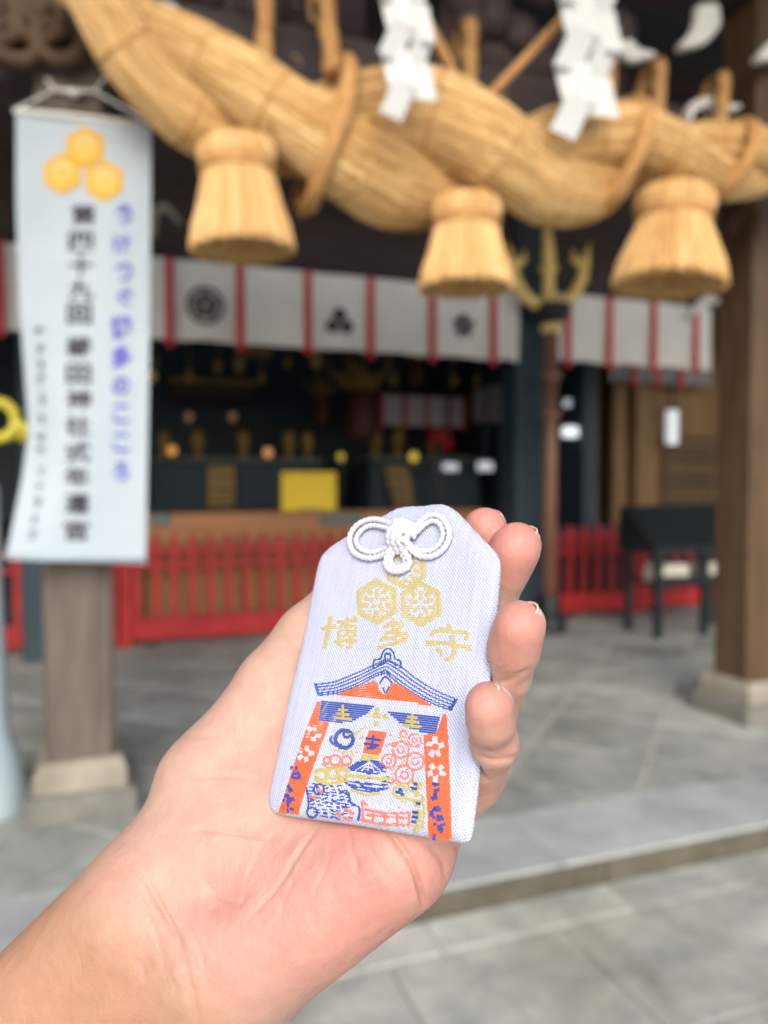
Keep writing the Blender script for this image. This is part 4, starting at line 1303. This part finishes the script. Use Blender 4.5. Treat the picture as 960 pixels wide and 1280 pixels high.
weave('woven_character', [stroke(P, 12, Z3) for P in ([(404, 420), (470, 428)], [(396, 446), (462, 452)], [(436, 410), (426, 470)], [(408, 466), (450, 462)])], M['t_blue'], .28, lift=.15, parent=tw)
weave('woven_collar', [poly([(388, 488), (462, 494), (452, 520), (380, 514)], Z3)], M['t_gold'], .32)
weave('woven_umbrella', [poly([(326, 548), (362, 524), (400, 514), (456, 520), (486, 540), (502, 562), (478, 566), (440, 574), (380, 566), (340, 560)], Z3)], M['t_blue'], .36, .86)
weave('woven_umbrella_rib', [stroke([(420, 522), (420 + dx, 562)], 5, Z3) for dx in (-62, -34, -8, 20, 46)], M['t_white'], .26, lift=.15)
weave('woven_drum', [poly([(318, 572), (520, 590), (516, 606), (316, 590)], Z3), stroke([(338, 640), (400, 662), (468, 656)], 13, Z3)], M['t_gold'], .32)
weave('woven_drum_rim', [stroke([(310, 596), (330, 620), (400, 634), (470, 640), (502, 632)], 9, Z3), stroke([(330, 606), (420, 618), (496, 622)], 8, Z3), stroke([(338, 632), (400, 648), (462, 648)], 8, Z3)], M['t_blue'], .28)
fl = []
for c, r in (((552, 470), 40), ((612, 430), 32), ((500, 518), 34), ((614, 520), 42), ((566, 578), 44), ((566, 402), 18), ((512, 606), 12), ((524, 448), 14)):
    fl.append(ring(c, r, r - 10, Z3)); 
    if r > 25: fl.append(ring(c, r * .45, r * .45 - 8, Z3, 10))
weave('woven_flower_ball', fl, M['t_coral'], .28, .95)
lion = []
q = random.Random(5)
for row_ in range(11):
    yy = 622 + row_ * 15
    half = 92 * math.sin(math.pi * min(1, (row_ + 1.6) / 11)) ** .45
    x = 236 - half + q.uniform(0, 8) + row_ * 2
    while x < 236 + half + row_ * 2:
        l_ = q.uniform(14, 26)
        lion.append(stroke([(x, yy + (x - 236) * .09), (x + l_, yy + (x + l_ - 236) * .09 + q.uniform(-5, 5))], 7, Z3))
        x += l_ + q.uniform(8, 15)
lion += [ring((205, 640), 26, 17, Z3), ring((176, 740), 26, 18, Z3), stroke([(150, 630), (160, 700), (152, 740)], 8, Z3), stroke([(330, 650), (340, 700), (376, 720), (370, 776)], 9, Z3)]
weave('woven_lion', lion, M['t_blue'], .27)
weave('woven_lion_trim', [stroke(P, 14, Z3) for P in ([(200, 640), (222, 655)], [(162, 664), (196, 682)], [(282, 736), (300, 756)], [(316, 722), (352, 748)], [(308, 764), (346, 768)])], M['t_coral'], .3, lift=.15)
weave('woven_pine', [ring((548, 650), 34, 22, Z3), ring((604, 628), 26, 16, Z3), stroke([(640, 610), (612, 690), (630, 740), (612, 822)], 20, Z3), stroke([(640, 660), (652, 740), (640, 800)], 12, Z3), stroke([(512, 655), (580, 682), (640, 690)], 12, Z3)], M['t_gold'], .31, .93)
weave('woven_berry', [stroke(P, 13, Z3) for P in ([(528, 650), (566, 662)], [(540, 640), (560, 646)], [(590, 630), (622, 636)], [(604, 612), (624, 618)], [(600, 735), (626, 740)], [(596, 757), (624, 762)], [(594, 778), (616, 784)], [(614, 700), (636, 702)])], M['t_blue'], .3, lift=.15)
weave('woven_railing', [stroke(P, 11, Z3) for P in ([(388, 690), (392, 780)], [(396, 728), (500, 742), (592, 740)], [(384, 772), (480, 790), (588, 790)], [(400, 750), (590, 764)], [(436, 735), (432, 786)], [(486, 742), (482, 796)], [(536, 744), (534, 800)], [(584, 740), (584, 796)], [(390, 690), (410, 712)])], M['t_coral'], .3)
q5 = random.Random(8)
weave('woven_scatter', [stroke([(x_, y2), (x_ + q5.uniform(10, 20), y2 + q5.uniform(-6, 8))], 6, Z3) for x_, y2 in [(q5.uniform(480, 640), q5.uniform(395, 610)) for _ in range(26)]], M['t_coral'], .28)
weave('woven_gold_scatter', [stroke([(x_, y2), (x_ + q5.uniform(10, 26), y2 + q5.uniform(-6, 8))], 7, Z3) for x_, y2 in [(q5.uniform(250, 400), q5.uniform(370, 610)) for _ in range(14)] + [(q5.uniform(500, 640), q5.uniform(610, 800)) for _ in range(20)]], M['t_gold'], .3)
weave('woven_fill', [stroke([(x_, y2), (x_ + q5.uniform(12, 28), y2 + q5.uniform(-3, 6))], 5, Z3) for x_, y2 in [(q5.uniform(150, 330), q5.uniform(640, 770)) for _ in range(26)] + [(q5.uniform(320, 500), q5.uniform(560, 650)) for _ in range(14)]], M['t_blue'], .27)
weave('woven_steps', [stroke([(400 + 8 * k, 700 + 9 * k), (590, 716 + 7 * k)], 5, Z3) for k in range(3)], M['t_white'], .26)

# silk cord bow
def cord(P, Z, r, lift, name='cord', phase=0, taper=None):
    Q = spline(P, 14)
    pts = []
    n = len(Q)
    for i, q_ in enumerate(Q):
        u, v = Z(q_[:2])
        z = lift + (q_[2] if len(q_) > 2 else 0)
        pts.append((u * .001, v * .001, (warp(u, v) + z) * .001))
    # even spacing for the braid
    V_ = np.array(pts)
    d = np.concatenate([[0], np.cumsum(np.linalg.norm(np.diff(V_, axis=0), axis=1))])
    m_ = max(12, int(d[-1] / .00016))
    t_ = np.linspace(0, d[-1], m_)
    V_ = np.stack([np.interp(t_, d, V_[:, k]) for k in range(3)], 1)
    mb = MB()
    mb.tube([tuple(p) for p in V_], r * .001, 12, True, lambda i, j, a: 1 + .13 * math.cos(2 * a + i * .78 + phase) * 1.0 + .06 * math.cos(3 * a - i * .78))
    return link(name, mb.mesh(name, (0, 0, 0), True), M['t_cord'], am)
LO = [(448, 205, 1.0), (425, 150, .9), (375, 122, .3), (318, 112, 0), (262, 132, 0), (226, 176, 0), (220, 226, 0), (246, 272, 0), (300, 292, 0), (352, 284, 0), (404, 262, .5), (448, 225, 1.0)]
LI = [(446, 205, .6), (415, 166, .6), (366, 148, .2), (320, 140, 0), (282, 154, 0), (254, 188, 0), (250, 222, 0), (270, 250, 0), (306, 264, 0), (350, 258, 0), (396, 240, .4), (446, 222, .6)]
RO = [(470, 200, 1.0), (520, 165, .8), (548, 126, .2), (592, 98, 0), (636, 104, 0), (670, 142, 0), (680, 196, 0), (652, 250, 0), (600, 284, 0), (546, 284, 0), (506, 258, .5), (470, 222, 1.0)]
RI = [(470, 205, .6), (528, 182, .6), (560, 146, .2), (596, 124, 0), (626, 130, 0), (646, 156, 0), (650, 194, 0), (626, 236, 0), (590, 258, 0), (548, 260, 0), (508, 244, .4), (472, 225, .6)]
for i, P in enumerate((LO, LI, RO, RI)):
    cord(P, Z4, .74 if i % 2 == 0 else .66, .9, phase=i)
cord([(430, 250, .8), (396, 282, .3), (386, 318, 0), (404, 346, 0), (440, 354, 0), (478, 342, 0), (496, 314, 0), (486, 280, .4), (462, 250, .8)], Z4, .8, .9)
cord([(436, 256, .6), (412, 288, .3), (408, 314, 0), (422, 330, 0), (442, 332, 0), (464, 326, 0), (474, 308, 0), (466, 282, .3), (452, 256, .6)], Z4, .6, .7)
for P in ([(398, 172, -.2), (430, 140, 1.3), (480, 132, 1.4), (520, 152, 0)], [(402, 196, -.2), (436, 160, 1.9), (488, 152, 1.9), (528, 172, 0)], [(392, 214, 0), (430, 184, 2.4), (486, 176, 2.3), (524, 196, .2)], [(424, 262, 0), (416, 226, 1.8), (428, 186, 2.9), (452, 160, 1.9)], [(446, 268, 0), (440, 230, 2.3), (452, 192, 3.1), (472, 160, 1.9)], [(470, 266, 0), (466, 230, 2.2), (476, 196, 2.9), (494, 164, 1.8)], [(400, 240, .2), (440, 222, 2.2), (490, 226, 2.1), (506, 244, .2)], [(496, 254, 0), (496, 222, 1.5), (504, 194, 1.9), (516, 168, .8)]):
    cord(P, Z4, .80, .7, 'knot_cord', phase=random.uniform(0, 6))
# ------------------------------------------------------------------ the hand: one continuous surface grown from a distance field
H = .62
lo, hi = np.array([-175., -265., -250.]), np.array([52., 8., -125.])
dims = np.ceil((hi - lo) / H).astype(int) + 1
ax = [(lo[i] + H * np.arange(dims[i])).astype(np.float32) for i in range(3)]
BIG = 40.0
def new_field():
    return np.full(dims, BIG, np.float32)
def sl(pmin, pmax, pad):
    a = np.clip(np.floor((pmin - pad - lo) / H).astype(int), 0, dims)
    b = np.clip(np.ceil((pmax + pad - lo) / H).astype(int) + 1, 0, dims)
    return tuple(slice(i, j) for i, j in zip(a, b))
def smin(a, b, k):
    h = np.clip(.5 + .5 * (b - a) / k, 0, 1)
    return b + (a - b) * h - k * h * (1 - h)
def cone(F, A, B, ra, rb, k, pad=16):
    A, B = np.asarray(A, np.float32), np.asarray(B, np.float32)
    s = sl(np.minimum(A, B) - max(ra, rb), np.maximum(A, B) + max(ra, rb), pad)
    x, y_, z = ax[0][s[0]][:, None, None], ax[1][s[1]][None, :, None], ax[2][s[2]][None, None, :]
    d = B - A
    t_ = np.clip(((x - A[0]) * d[0] + (y_ - A[1]) * d[1] + (z - A[2]) * d[2]) / (d @ d), 0, 1)
    dist = np.sqrt((x - A[0] - t_ * d[0]) ** 2 + (y_ - A[1] - t_ * d[1]) ** 2 + (z - A[2] - t_ * d[2]) ** 2) - (ra + (rb - ra) * t_)
    F[s] = smin(F[s], dist.astype(np.float32), k)
def ball(F, c, r, k, pad=16):
    cone(F, c, np.asarray(c) + np.array([.01, 0, 0]), r, r, k, pad)

HJ = {}
PALM = [
    # forearm: radial and ulnar sides
    ((180, 1142, 186), (-230, 1570, 190), 17.0, 21.0, 10),
    ((282, 1214, 182), (-110, 1640, 184), 16.0, 20.0, 12),
    # wrist into the palm
    ((230, 1176, 188), (400, 1000, 190), 16.0, 13.0, 12),
    # metacarpals
    ((250, 1150, 192), (420, 830, 206), 13.0, 9.5, 10),
    ((255, 1165, 190), (458, 890, 196), 13.0, 9.5, 10),
    ((262, 1180, 186), (494, 965, 185), 13.0, 9.5, 10),
    ((275, 1195, 182), (512, 1040, 174), 13.0, 9.5, 10),
    # heel of the palm on the little-finger side
    ((290, 1196, 178), (492, 1078, 170), 16.0, 11.0, 8),
    # ball of the thumb
    ((225, 1090, 192), (262, 985, 199), 14.0, 12.5, 10),
    ((300, 1060, 192), (300, 975, 200), 15.0, 13.0, 10),
    ((300, 1060, 194), (400, 900, 204), 14.0, 12.0, 10),
]
FINGERS = {
    'thumb': [((262, 985, 199), 12.0), ((345, 858, 202), 10.2), ((392, 800, 202), 9.8), ((436, 752, 200), 8.4)],
    'index': [((420, 830, 206), 9.0), ((528, 792, 204), 7.4), ((578, 722, 195), 6.4), ((606, 662, 189), 5.5)],
    'middle': [((458, 890, 198), 9.0), ((572, 838, 192), 7.6), ((612, 745, 186), 6.2), ((646, 682, 181), 5.6)],
    'ring': [((494, 965, 187), 9.0), ((598, 915, 176), 7.2), ((629, 842, 166), 5.8), ((650, 781, 159), 5.1)],
    'little': [((515, 1040, 172), 8.4), ((592, 972, 168), 6.3), ((618, 930, 155), 4.6), ((612, 881, 149), 4.5)],
}
PADS = {
    'ring': [((643, 815, 161), (648, 790, 158.5), 5.1, 4.8, 2)],
    'little': [((613, 905, 149), (611, 887, 147.5), 4.5, 4.2, 2)],
    'middle': [((628, 715, 183), (642, 692, 180.5), 5.7, 5.4, 2)],
}
BLEND = {'thumb': 7.0, 'little': 5.0, 'ring': 5.0}
PRESSED = ('thumb', 'index', 'middle')
DENTS = [(268, 1118, 26, -1.5), (345, 1125, 38, -.8), (400, 1185, 60, 1.0), (222, 1215, 16, .7), (232, 1255, 14, .5), (182, 1205, 18, -.6),
         (225, 962, 32, .7), (300, 1010, 45, .5), (120, 1180, 22, .5), (150, 1225, 20, -.5), (470, 1095, 30, .6), (250, 1065, 30, .4)]
CREASES = [
    ([(190, 1122), (214, 1150), (232, 1186)], .25, 2.6), ([(168, 1100), (190, 1150), (210, 1200), (226, 1262)], .22, 2.8), ([(206, 1128), (240, 1165), (258, 1215)], .3, 2.6),
    ([(252, 1100), (272, 1122), (300, 1128)], .3, 2.6), ([(330, 1060), (318, 1100), (292, 1140)], .25, 2.6), ([(378, 1080), (356, 1120), (350, 1150)], .2, 2.6),
    ([(455, 1040), (470, 1075), (492, 1100)], .35, 2.8), ([(415, 1045), (408, 1085), (390, 1120)], .25, 2.6), ([(215, 1000), (260, 1004), (300, 1000)], .15, 2.6),
    ([(178, 1092), (203, 1138), (222, 1175), (238, 1230), (250, 1285)], 1.0, 3.6),
    ([(150, 1085), (178, 1130), (196, 1175), (212, 1240)], .4, 3.0),
    ([(120, 1100), (150, 1150), (170, 1210)], .12, 3.0),
    ([(190, 974), (230, 971), (280, 970), (335, 976)], .32, 3.0),
    ([(240, 1037), (285, 1041), (345, 1048)], .55, 3.0),
    ([(205, 926), (255, 920), (330, 926)], .14, 3.0),
    ([(398, 1030), (373, 1067), (345, 1108), (310, 1150)], .6, 3.0),
    ([(367, 1028), (332, 1052), (312, 1090), (298, 1135)], .18, 3.0),
    ([(435, 1032), (441, 1065), (451, 1090)], .5, 3.0),
    ([(484, 1036), (512, 1075), (525, 1108), (531, 1136)], 1.9, 3.6),
    ([(536, 1055), (552, 1076), (559, 1099)], .9, 3.0),
    ([(560, 1052), (580, 1072)], .8, 3.0),
    ([(402, 1195), (404, 1182)], .15, 3),
    ([(588, 938), (612, 950), (640, 948), (656, 938)], .5, 3.0),
    ([(606, 846), (630, 852), (664, 836)], .4, 3.0),
]
PINK = [(612, 875, 148, 10, .9), (646, 780, 158, 11, .9), (646, 680, 176, 11, .9), (606, 660, 184, 10, 1.0),
        (470, 1120, 160, 22, .5), (350, 1190, 170, 24, .35), (500, 1050, 170, 18, .4), (430, 1060, 180, 20, .25), (270, 1120, 175, 14, .3)]
NAILS = {
    'index': ((.80, .40, -.45), -5.5, 5.0, 60),
    'middle': ((.95, .2, -.22), -6.0, 5.5, 64),
    'ring': ((.97, .2, -.15), -6.0, 5.2, 64),
    'little': ((.98, .1, .12), -5.0, 4.5, 62),
}
FINE = [(215, 1170, 45, 70, 62, 34), (130, 1180, 70, 60, 62, 20), (300, 1110, 60, 60, -60, 26), (420, 1090, 60, 45, 70, 22),
        (260, 960, 55, 50, 4, 18), (460, 1130, 50, 40, -40, 16), (250, 880, 40, 40, -20, 8), (350, 1060, 40, 30, -50, 12), (630, 940, 15, 12, 5, 6), (640, 850, 20, 15, -10, 6)]

# palm and forearm
palm = new_field()
for A, B, ra, rb, k in PALM:
    cone(palm, cpt(*A), cpt(*B), ra, rb, k)
X, Y_, Zz = ax[0][:, None, None], ax[1][None, :, None], ax[2][None, None, :]
pl = (ON[0] * X + ON[1] * Y_ + ON[2] * Zz - ON.dot(OT)).astype(np.float32)
uu = (OR[0, 0] * (X - OT[0]) + OR[1, 0] * (Y_ - OT[1]) + OR[2, 0] * (Zz - OT[2])).astype(np.float32)
vv = (OR[0, 1] * (X - OT[0]) + OR[1, 1] * (Y_ - OT[1]) + OR[2, 1] * (Zz - OT[2])).astype(np.float32)
# the pouch as a slab that presses into the skin behind it
slabf = np.full(uu.shape, -BIG, np.float32)
HP = [np.array(om(*p)) for p in ((560, 631), (623, 694), (586, 1055), (334, 1012), (399, 700), (414, 683), (497, 634))]
for i in range(len(HP)):
    a_, b_ = HP[i - 1], HP[i]
    e_ = (b_ - a_) / np.linalg.norm(b_ - a_)
    n_ = np.array([e_[1], -e_[0]])
    if n_.dot(cen - a_) > 0:
        n_ = -n_
    slabf = np.maximum(slabf, ((uu - a_[0]) * n_[0] + (vv - a_[1]) * n_[1]).astype(np.float32))
del uu, vv, X, Y_, Zz
total = None
for nm, J in FINGERS.items():
    F = new_field()
    for (A, ra), (B, rb) in zip(J[:-1], J[1:]):
        cone(F, cpt(*A), cpt(*B), ra, rb, 2.2, 12)
    for extra in PADS.get(nm, ()):
        A, B, ra, rb, k = extra
        cone(F, cpt(*A), cpt(*B), ra, rb, k, 12)
    F = smin(palm, F, BLEND.get(nm, 6.0))
    # the skin yields where the pouch lies: cut the (slightly grown) pouch out of it, softly
    solid = np.maximum(slabf - .25, np.abs(pl + 2.1) - 2.2)
    if nm in PRESSED:
        solid = np.maximum(slabf - .25, -pl - 4.3)
    F = -smin(-F, solid.astype(np.float32), 1.4)
    total = F if total is None else smin(total, F, 1.0)
    del F
del palm, slabf, pl

def surface_nets(F):
    neg = F < 0
    n0, n1, n2 = F.shape
    cnt = np.zeros((n0 - 1, n1 - 1, n2 - 1), np.uint8)
    for a in (0, 1):
        for b in (0, 1):
            for c in (0, 1):
                cnt += neg[a:n0 - 1 + a, b:n1 - 1 + b, c:n2 - 1 + c]
    act = (cnt > 0) & (cnt < 8)
    idx = np.argwhere(act)
    ids = np.full(act.shape, -1, np.int64)
    ids[act] = np.arange(len(idx))
    cv = {}
    for a in (0, 1):
        for b in (0, 1):
            for c in (0, 1):
                cv[(a, b, c)] = F[idx[:, 0] + a, idx[:, 1] + b, idx[:, 2] + c].astype(float)
    acc = np.zeros((len(idx), 3)); num = np.zeros(len(idx))
    for p in cv:
        for d in range(3):
            if p[d] == 0:
                q_ = list(p); q_[d] = 1; q_ = tuple(q_)
                fa, fb = cv[p], cv[q_]
                mk = (fa < 0) != (fb < 0)
                t_ = np.where(mk, fa / np.where(mk, fa - fb, 1), 0)
                pos = np.tile(np.array(p, float), (len(idx), 1)); pos[:, d] = t_
                acc[mk] += pos[mk]; num[mk] += 1
    V = lo + H * (idx + acc / num[:, None])
    faces = []
    for d in range(3):
        e, f = (d + 1) % 3, (d + 2) % 3
        s0 = [slice(None)] * 3; s1 = [slice(None)] * 3
        s0[d] = slice(0, -1); s1[d] = slice(1, None)
        ch = neg[tuple(s0)] != neg[tuple(s1)]
        pos = np.argwhere(ch)
        ok = (pos[:, e] > 0) & (pos[:, f] > 0) & (pos[:, e] < F.shape[e] - 1) & (pos[:, f] < F.shape[f] - 1)
        pos = pos[ok]
        sgn = neg[tuple(pos.T)]
        def cell(de, df):
            q_ = pos.copy(); q_[:, e] -= de; q_[:, f] -= df
            return ids[tuple(q_.T)]
        a, b, c, g_ = cell(1, 1), cell(0, 1), cell(0, 0), cell(1, 0)
        quad = np.stack([a, b, c, g_], 1)
        quad[~sgn] = quad[~sgn][:, ::-1]
        faces.append(quad)
    return V, np.concatenate(faces)
HV, HF = surface_nets(total)
del total
# vertex normals, then light smoothing and creases
def vnormals(V, Fq):
    n_ = np.cross(V[Fq[:, 2]] - V[Fq[:, 0]], V[Fq[:, 3]] - V[Fq[:, 1]])
    N = np.zeros_like(V)
    for k in range(4):
        np.add.at(N, Fq[:, k], n_)
    return N / (np.linalg.norm(N, axis=1, keepdims=True) + 1e-9)
def relax(V, Fq, it, lam=.5):
    E = np.concatenate([Fq[:, [0, 1]], Fq[:, [1, 2]], Fq[:, [2, 3]], Fq[:, [3, 0]]])
    for _ in range(it):
        S_ = np.zeros_like(V); c_ = np.zeros(len(V))
        np.add.at(S_, E[:, 0], V[E[:, 1]]); np.add.at(S_, E[:, 1], V[E[:, 0]])
        np.add.at(c_, E[:, 0], 1); np.add.at(c_, E[:, 1], 1)
        V = V + lam * (S_ / c_[:, None] - V)
    return V
HV = relax(HV, HF, 5)
HN = vnormals(HV, HF)
ppx = np.stack([CX + FP * HV[:, 0] / -HV[:, 2], CY - FP * HV[:, 1] / -HV[:, 2]], 1)
view = -HV / np.linalg.norm(HV, axis=1, keepdims=True)
facing = np.clip((HN * view).sum(1) * 4 + .3, 0, 1)
disp = np.zeros(len(HV))
def crease(P, depth, w, zr=None):
    P = np.array(spline(P, 6)) if len(P) > 2 else np.array(P, float)
    P = P + np.random.normal(0, .25, P.shape)
    ph_ = np.random.uniform(0, 6, 3)
    dmin = np.full(len(HV), 1e9)
    tt_ = np.zeros(len(HV))
    box_ = (ppx[:, 0] > P[:, 0].min() - 25) & (ppx[:, 0] < P[:, 0].max() + 25) & (ppx[:, 1] > P[:, 1].min() - 25) & (ppx[:, 1] < P[:, 1].max() + 25)
    I = np.where(box_)[0]
    q_ = ppx[I]
    best = np.full(len(I), 1e9); bt = np.zeros(len(I))
    for i in range(len(P) - 1):
        d = P[i + 1] - P[i]
        t_ = np.clip(((q_ - P[i]) @ d) / (d @ d + 1e-9), 0, 1)
        ds = np.linalg.norm(q_ - P[i] - t_[:, None] * d, axis=1)
        m_ = ds < best
        best[m_] = ds[m_]; bt[m_] = (i + t_[m_]) / (len(P) - 1)
    fade = np.clip(np.minimum(bt, 1 - bt) * 5 + .1, 0, 1) * (.82 + .16 * np.sin(bt * 9 + ph_[0]))
    # a sharp furrow between two slightly raised lips
    disp[I] += facing[I] * fade * depth * (-np.exp(-(best / w) ** 2) + .06 * np.exp(-((best - 2.6 * w) / (1.6 * w)) ** 2))
cr = random.Random(21)
for (x, y_, rx, ry, ang, n_) in FINE:
    for _ in range(n_):
        x1, y1 = x + cr.uniform(-rx, rx), y_ + cr.uniform(-ry, ry)
        a = R(ang + cr.uniform(-16, 16)); l_ = cr.uniform(8, 26)
        dx, dy = math.cos(a) * l_, math.sin(a) * l_
        crease([(x1 - dx, y1 - dy), (x1 + cr.uniform(-2, 2), y1 + cr.uniform(-2, 2)), (x1 + dx, y1 + dy)], cr.uniform(.04, .13), cr.uniform(2.2, 3.2))
for P, dp, w in CREASES:
    crease(P, dp, w)
for x, y_, rr, dp in DENTS:
    disp += facing * dp * np.exp(-((ppx[:, 0] - x) ** 2 + (ppx[:, 1] - y_) ** 2) / rr ** 2)
HV = HV + HN * disp[:, None]
hw = c2w(HV)
wrist = c2w(cpt(230, 1180, 184))[0]
me = bpy.data.meshes.new('hand')
me.from_pydata((hw - wrist).tolist(), [], HF.tolist())
me.polygons.foreach_set('use_smooth', [True] * len(me.polygons))
# how pink the skin is: fingertips, the ball of the thumb's edge and the heel of the palm
pink = np.zeros(len(HV))
for (x, y_, d, r, s_) in PINK:
    c = cpt(x, y_, d)
    pink += s_ * np.exp(-(((HV - c) ** 2).sum(1)) / r ** 2)
att = me.attributes.new('pink', 'FLOAT', 'POINT')
att.data.foreach_set('value', np.clip(pink, 0, 1).astype(np.float32))

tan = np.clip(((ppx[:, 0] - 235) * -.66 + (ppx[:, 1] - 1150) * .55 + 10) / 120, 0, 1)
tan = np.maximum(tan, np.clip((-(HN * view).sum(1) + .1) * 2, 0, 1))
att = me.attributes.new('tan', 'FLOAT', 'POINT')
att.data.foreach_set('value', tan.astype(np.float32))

def skin():
    m, t, p = nodes_of('skin')
    L = t.links.new
    tc = t.nodes.new('ShaderNodeTexCoord')
    def noise(sc, det=4, stretch=None, rot=0):
        n_ = t.nodes.new('ShaderNodeTexNoise'); n_.inputs['Scale'].default_value = sc; n_.inputs['Detail'].default_value = det
        if stretch:
            mp = t.nodes.new('ShaderNodeMapping'); mp.inputs['Scale'].default_value = stretch; mp.inputs['Rotation'].default_value = (0, rot, 0)
            L(tc.outputs['Object'], mp.inputs[0]); L(mp.outputs[0], n_.inputs['Vector'])
        else:
            L(tc.outputs['Object'], n_.inputs['Vector'])
        return n_.outputs[0]
    at_ = t.nodes.new('ShaderNodeAttribute'); at_.attribute_name = 'pink'
    blot = noise(55, 3)
    mr = t.nodes.new('ShaderNodeMapRange'); mr.inputs[1].default_value = .35; mr.inputs[2].default_value = .7; mr.inputs[3].default_value = -.2; mr.inputs[4].default_value = .28
    L(blot, mr.inputs[0])
    ad = t.nodes.new('ShaderNodeMath'); ad.operation = 'ADD'; ad.use_clamp = True
    L(at_.outputs['Fac'], ad.inputs[0]); L(mr.outputs[0], ad.inputs[1])
    mx = t.nodes.new('ShaderNodeMix'); mx.data_type = 'RGBA'
    mx.inputs[7].default_value = (*SKIN_B, 1)
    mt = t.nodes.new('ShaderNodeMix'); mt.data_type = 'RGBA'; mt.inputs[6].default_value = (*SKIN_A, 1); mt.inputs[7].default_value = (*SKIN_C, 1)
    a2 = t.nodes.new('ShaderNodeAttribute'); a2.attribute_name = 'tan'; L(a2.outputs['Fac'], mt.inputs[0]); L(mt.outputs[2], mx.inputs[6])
    L(ad.outputs[0], mx.inputs[0])
    # mottling
    m2 = t.nodes.new('ShaderNodeMix'); m2.data_type = 'RGBA'; m2.blend_type = 'MULTIPLY'; m2.inputs[0].default_value = .4
    rp_ = t.nodes.new('ShaderNodeValToRGB')
    rp_.color_ramp.elements[0].position = .35; rp_.color_ramp.elements[1].position = .65
    rp_.color_ramp.elements[0].color = (.84, .76, .74, 1); rp_.color_ramp.elements[1].color = (1, 1, 1, 1)
    L(noise(260, 5), rp_.inputs[0]); L(mx.outputs[2], m2.inputs[6]); L(rp_.outputs[0], m2.inputs[7])
    L(m2.outputs[2], p.inputs['Base Color'])
    p.subsurface_method = 'RANDOM_WALK' if hasattr(p, 'subsurface_method') else None
    p.inputs['Subsurface Weight'].default_value = .45
    p.inputs['Subsurface Radius'].default_value = (1.0, .35, .18)
    p.inputs['Subsurface Scale'].default_value = .0028
    p.inputs['Roughness'].default_value = .48
    p.inputs['Specular IOR Level'].default_value = .38
    # fine skin lines: cells plus cross-hatched wrinkles
    vo = t.nodes.new('ShaderNodeTexVoronoi'); vo.inputs['Scale'].default_value = 1500; vo.feature = 'DISTANCE_TO_EDGE'
    L(tc.outputs['Object'], vo.inputs['Vector'])
    b1 = t.nodes.new('ShaderNodeBump'); b1.inputs['Strength'].default_value = .28; b1.inputs['Distance'].default_value = .0003
    L(vo.outputs[0], b1.inputs['Height'])
    b2 = t.nodes.new('ShaderNodeBump'); b2.inputs['Strength'].default_value = .3; b2.inputs['Distance'].default_value = .0006
    L(noise(1, 4, (900, 500, 170), R(42)), b2.inputs['Height']); L(b1.outputs[0], b2.inputs['Normal'])
    b3 = t.nodes.new('ShaderNodeBump'); b3.inputs['Strength'].default_value = .27; b3.inputs['Distance'].default_value = .0010
    L(noise(320, 4), b3.inputs['Height']); L(b2.outputs[0], b3.inputs['Normal'])
    L(b3.outputs[0], p.inputs['Normal'])
    return m
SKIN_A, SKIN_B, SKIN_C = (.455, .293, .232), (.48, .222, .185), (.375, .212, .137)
M['skin'] = skin()
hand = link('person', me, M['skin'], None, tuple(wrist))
tag(hand, 'bare left hand and forearm, palm up, fingers curled round a white amulet pouch', 'person')

nm_ = pmat('fingernail', (.55, .37, .30), (.60, .42, .35), 300, .25, 0, spec=.5)
nm_.node_tree.nodes['Principled BSDF'].inputs['Subsurface Weight'].default_value = .4
nm_.node_tree.nodes['Principled BSDF'].inputs['Subsurface Scale'].default_value = .001
ne_ = pmat('fingernail_edge', (.52, .38, .32), (.58, .44, .37), 300, .3, 0, spec=.5)
for nm, (dor, L0, L1, half) in NAILS.items():
    J = FINGERS[nm]
    (A, ra), (B, rb) = J[-2], J[-1]
    A, B = cpt(*A), cpt(*B)
    axv = (B - A) / np.linalg.norm(B - A)
    dv = np.array(dor, float); dv -= axv * dv.dot(axv); dv /= np.linalg.norm(dv)
    sv = np.cross(axv, dv)
    def grid(l0, l1, nl, shrink):
        mb = MB(); layers = []
        for off in (.28, -.15):
            rows = []
            for i in range(nl):
                l_ = l0 + (l1 - l0) * i / (nl - 1)
                rr = rb if l_ < 0 else math.sqrt(max(rb * rb - (l_ * .97) ** 2, .1))
                rr = max(rr, rb * .45)
                ends = 1.0
                if shrink:   # rounded root
                    ends = math.sin(min(1, (i + .6) / 4) * math.pi / 2)
                row_ = []
                for k in range(11):
                    a = R(half) * (k / 5 - 1) * ends
                    lx = l_ - .9 * (k / 5 - 1) ** 2 * (1 if l_ > 0 else 0)
                    p = B + axv * lx + (dv * math.cos(a) + sv * math.sin(a) * .96) * (rr + off)
                    row_.append(tuple(c2w(p)[0] - wrist))
                rows.append(row_)
            mb.loft(rows, False, False)
            layers.append(rows)
        a_, b_ = layers
        mb.loft([a_[-1], b_[-1]], False, False); mb.loft([a_[0], b_[0]], False, False)
        mb.loft([[r_[0] for r_ in a_], [r_[0] for r_ in b_]], False, False); mb.loft([[r_[-1] for r_ in a_], [r_[-1] for r_ in b_]], False, False)
        return mb
    nl = link('fingernail', grid(L0, L1 - 1.1, 10, True).mesh('fingernail', (0, 0, 0), True), nm_, hand)
    link('free_edge', grid(L1 - 1.08, L1, 4, False).mesh('free_edge', (0, 0, 0), True), ne_, nl)
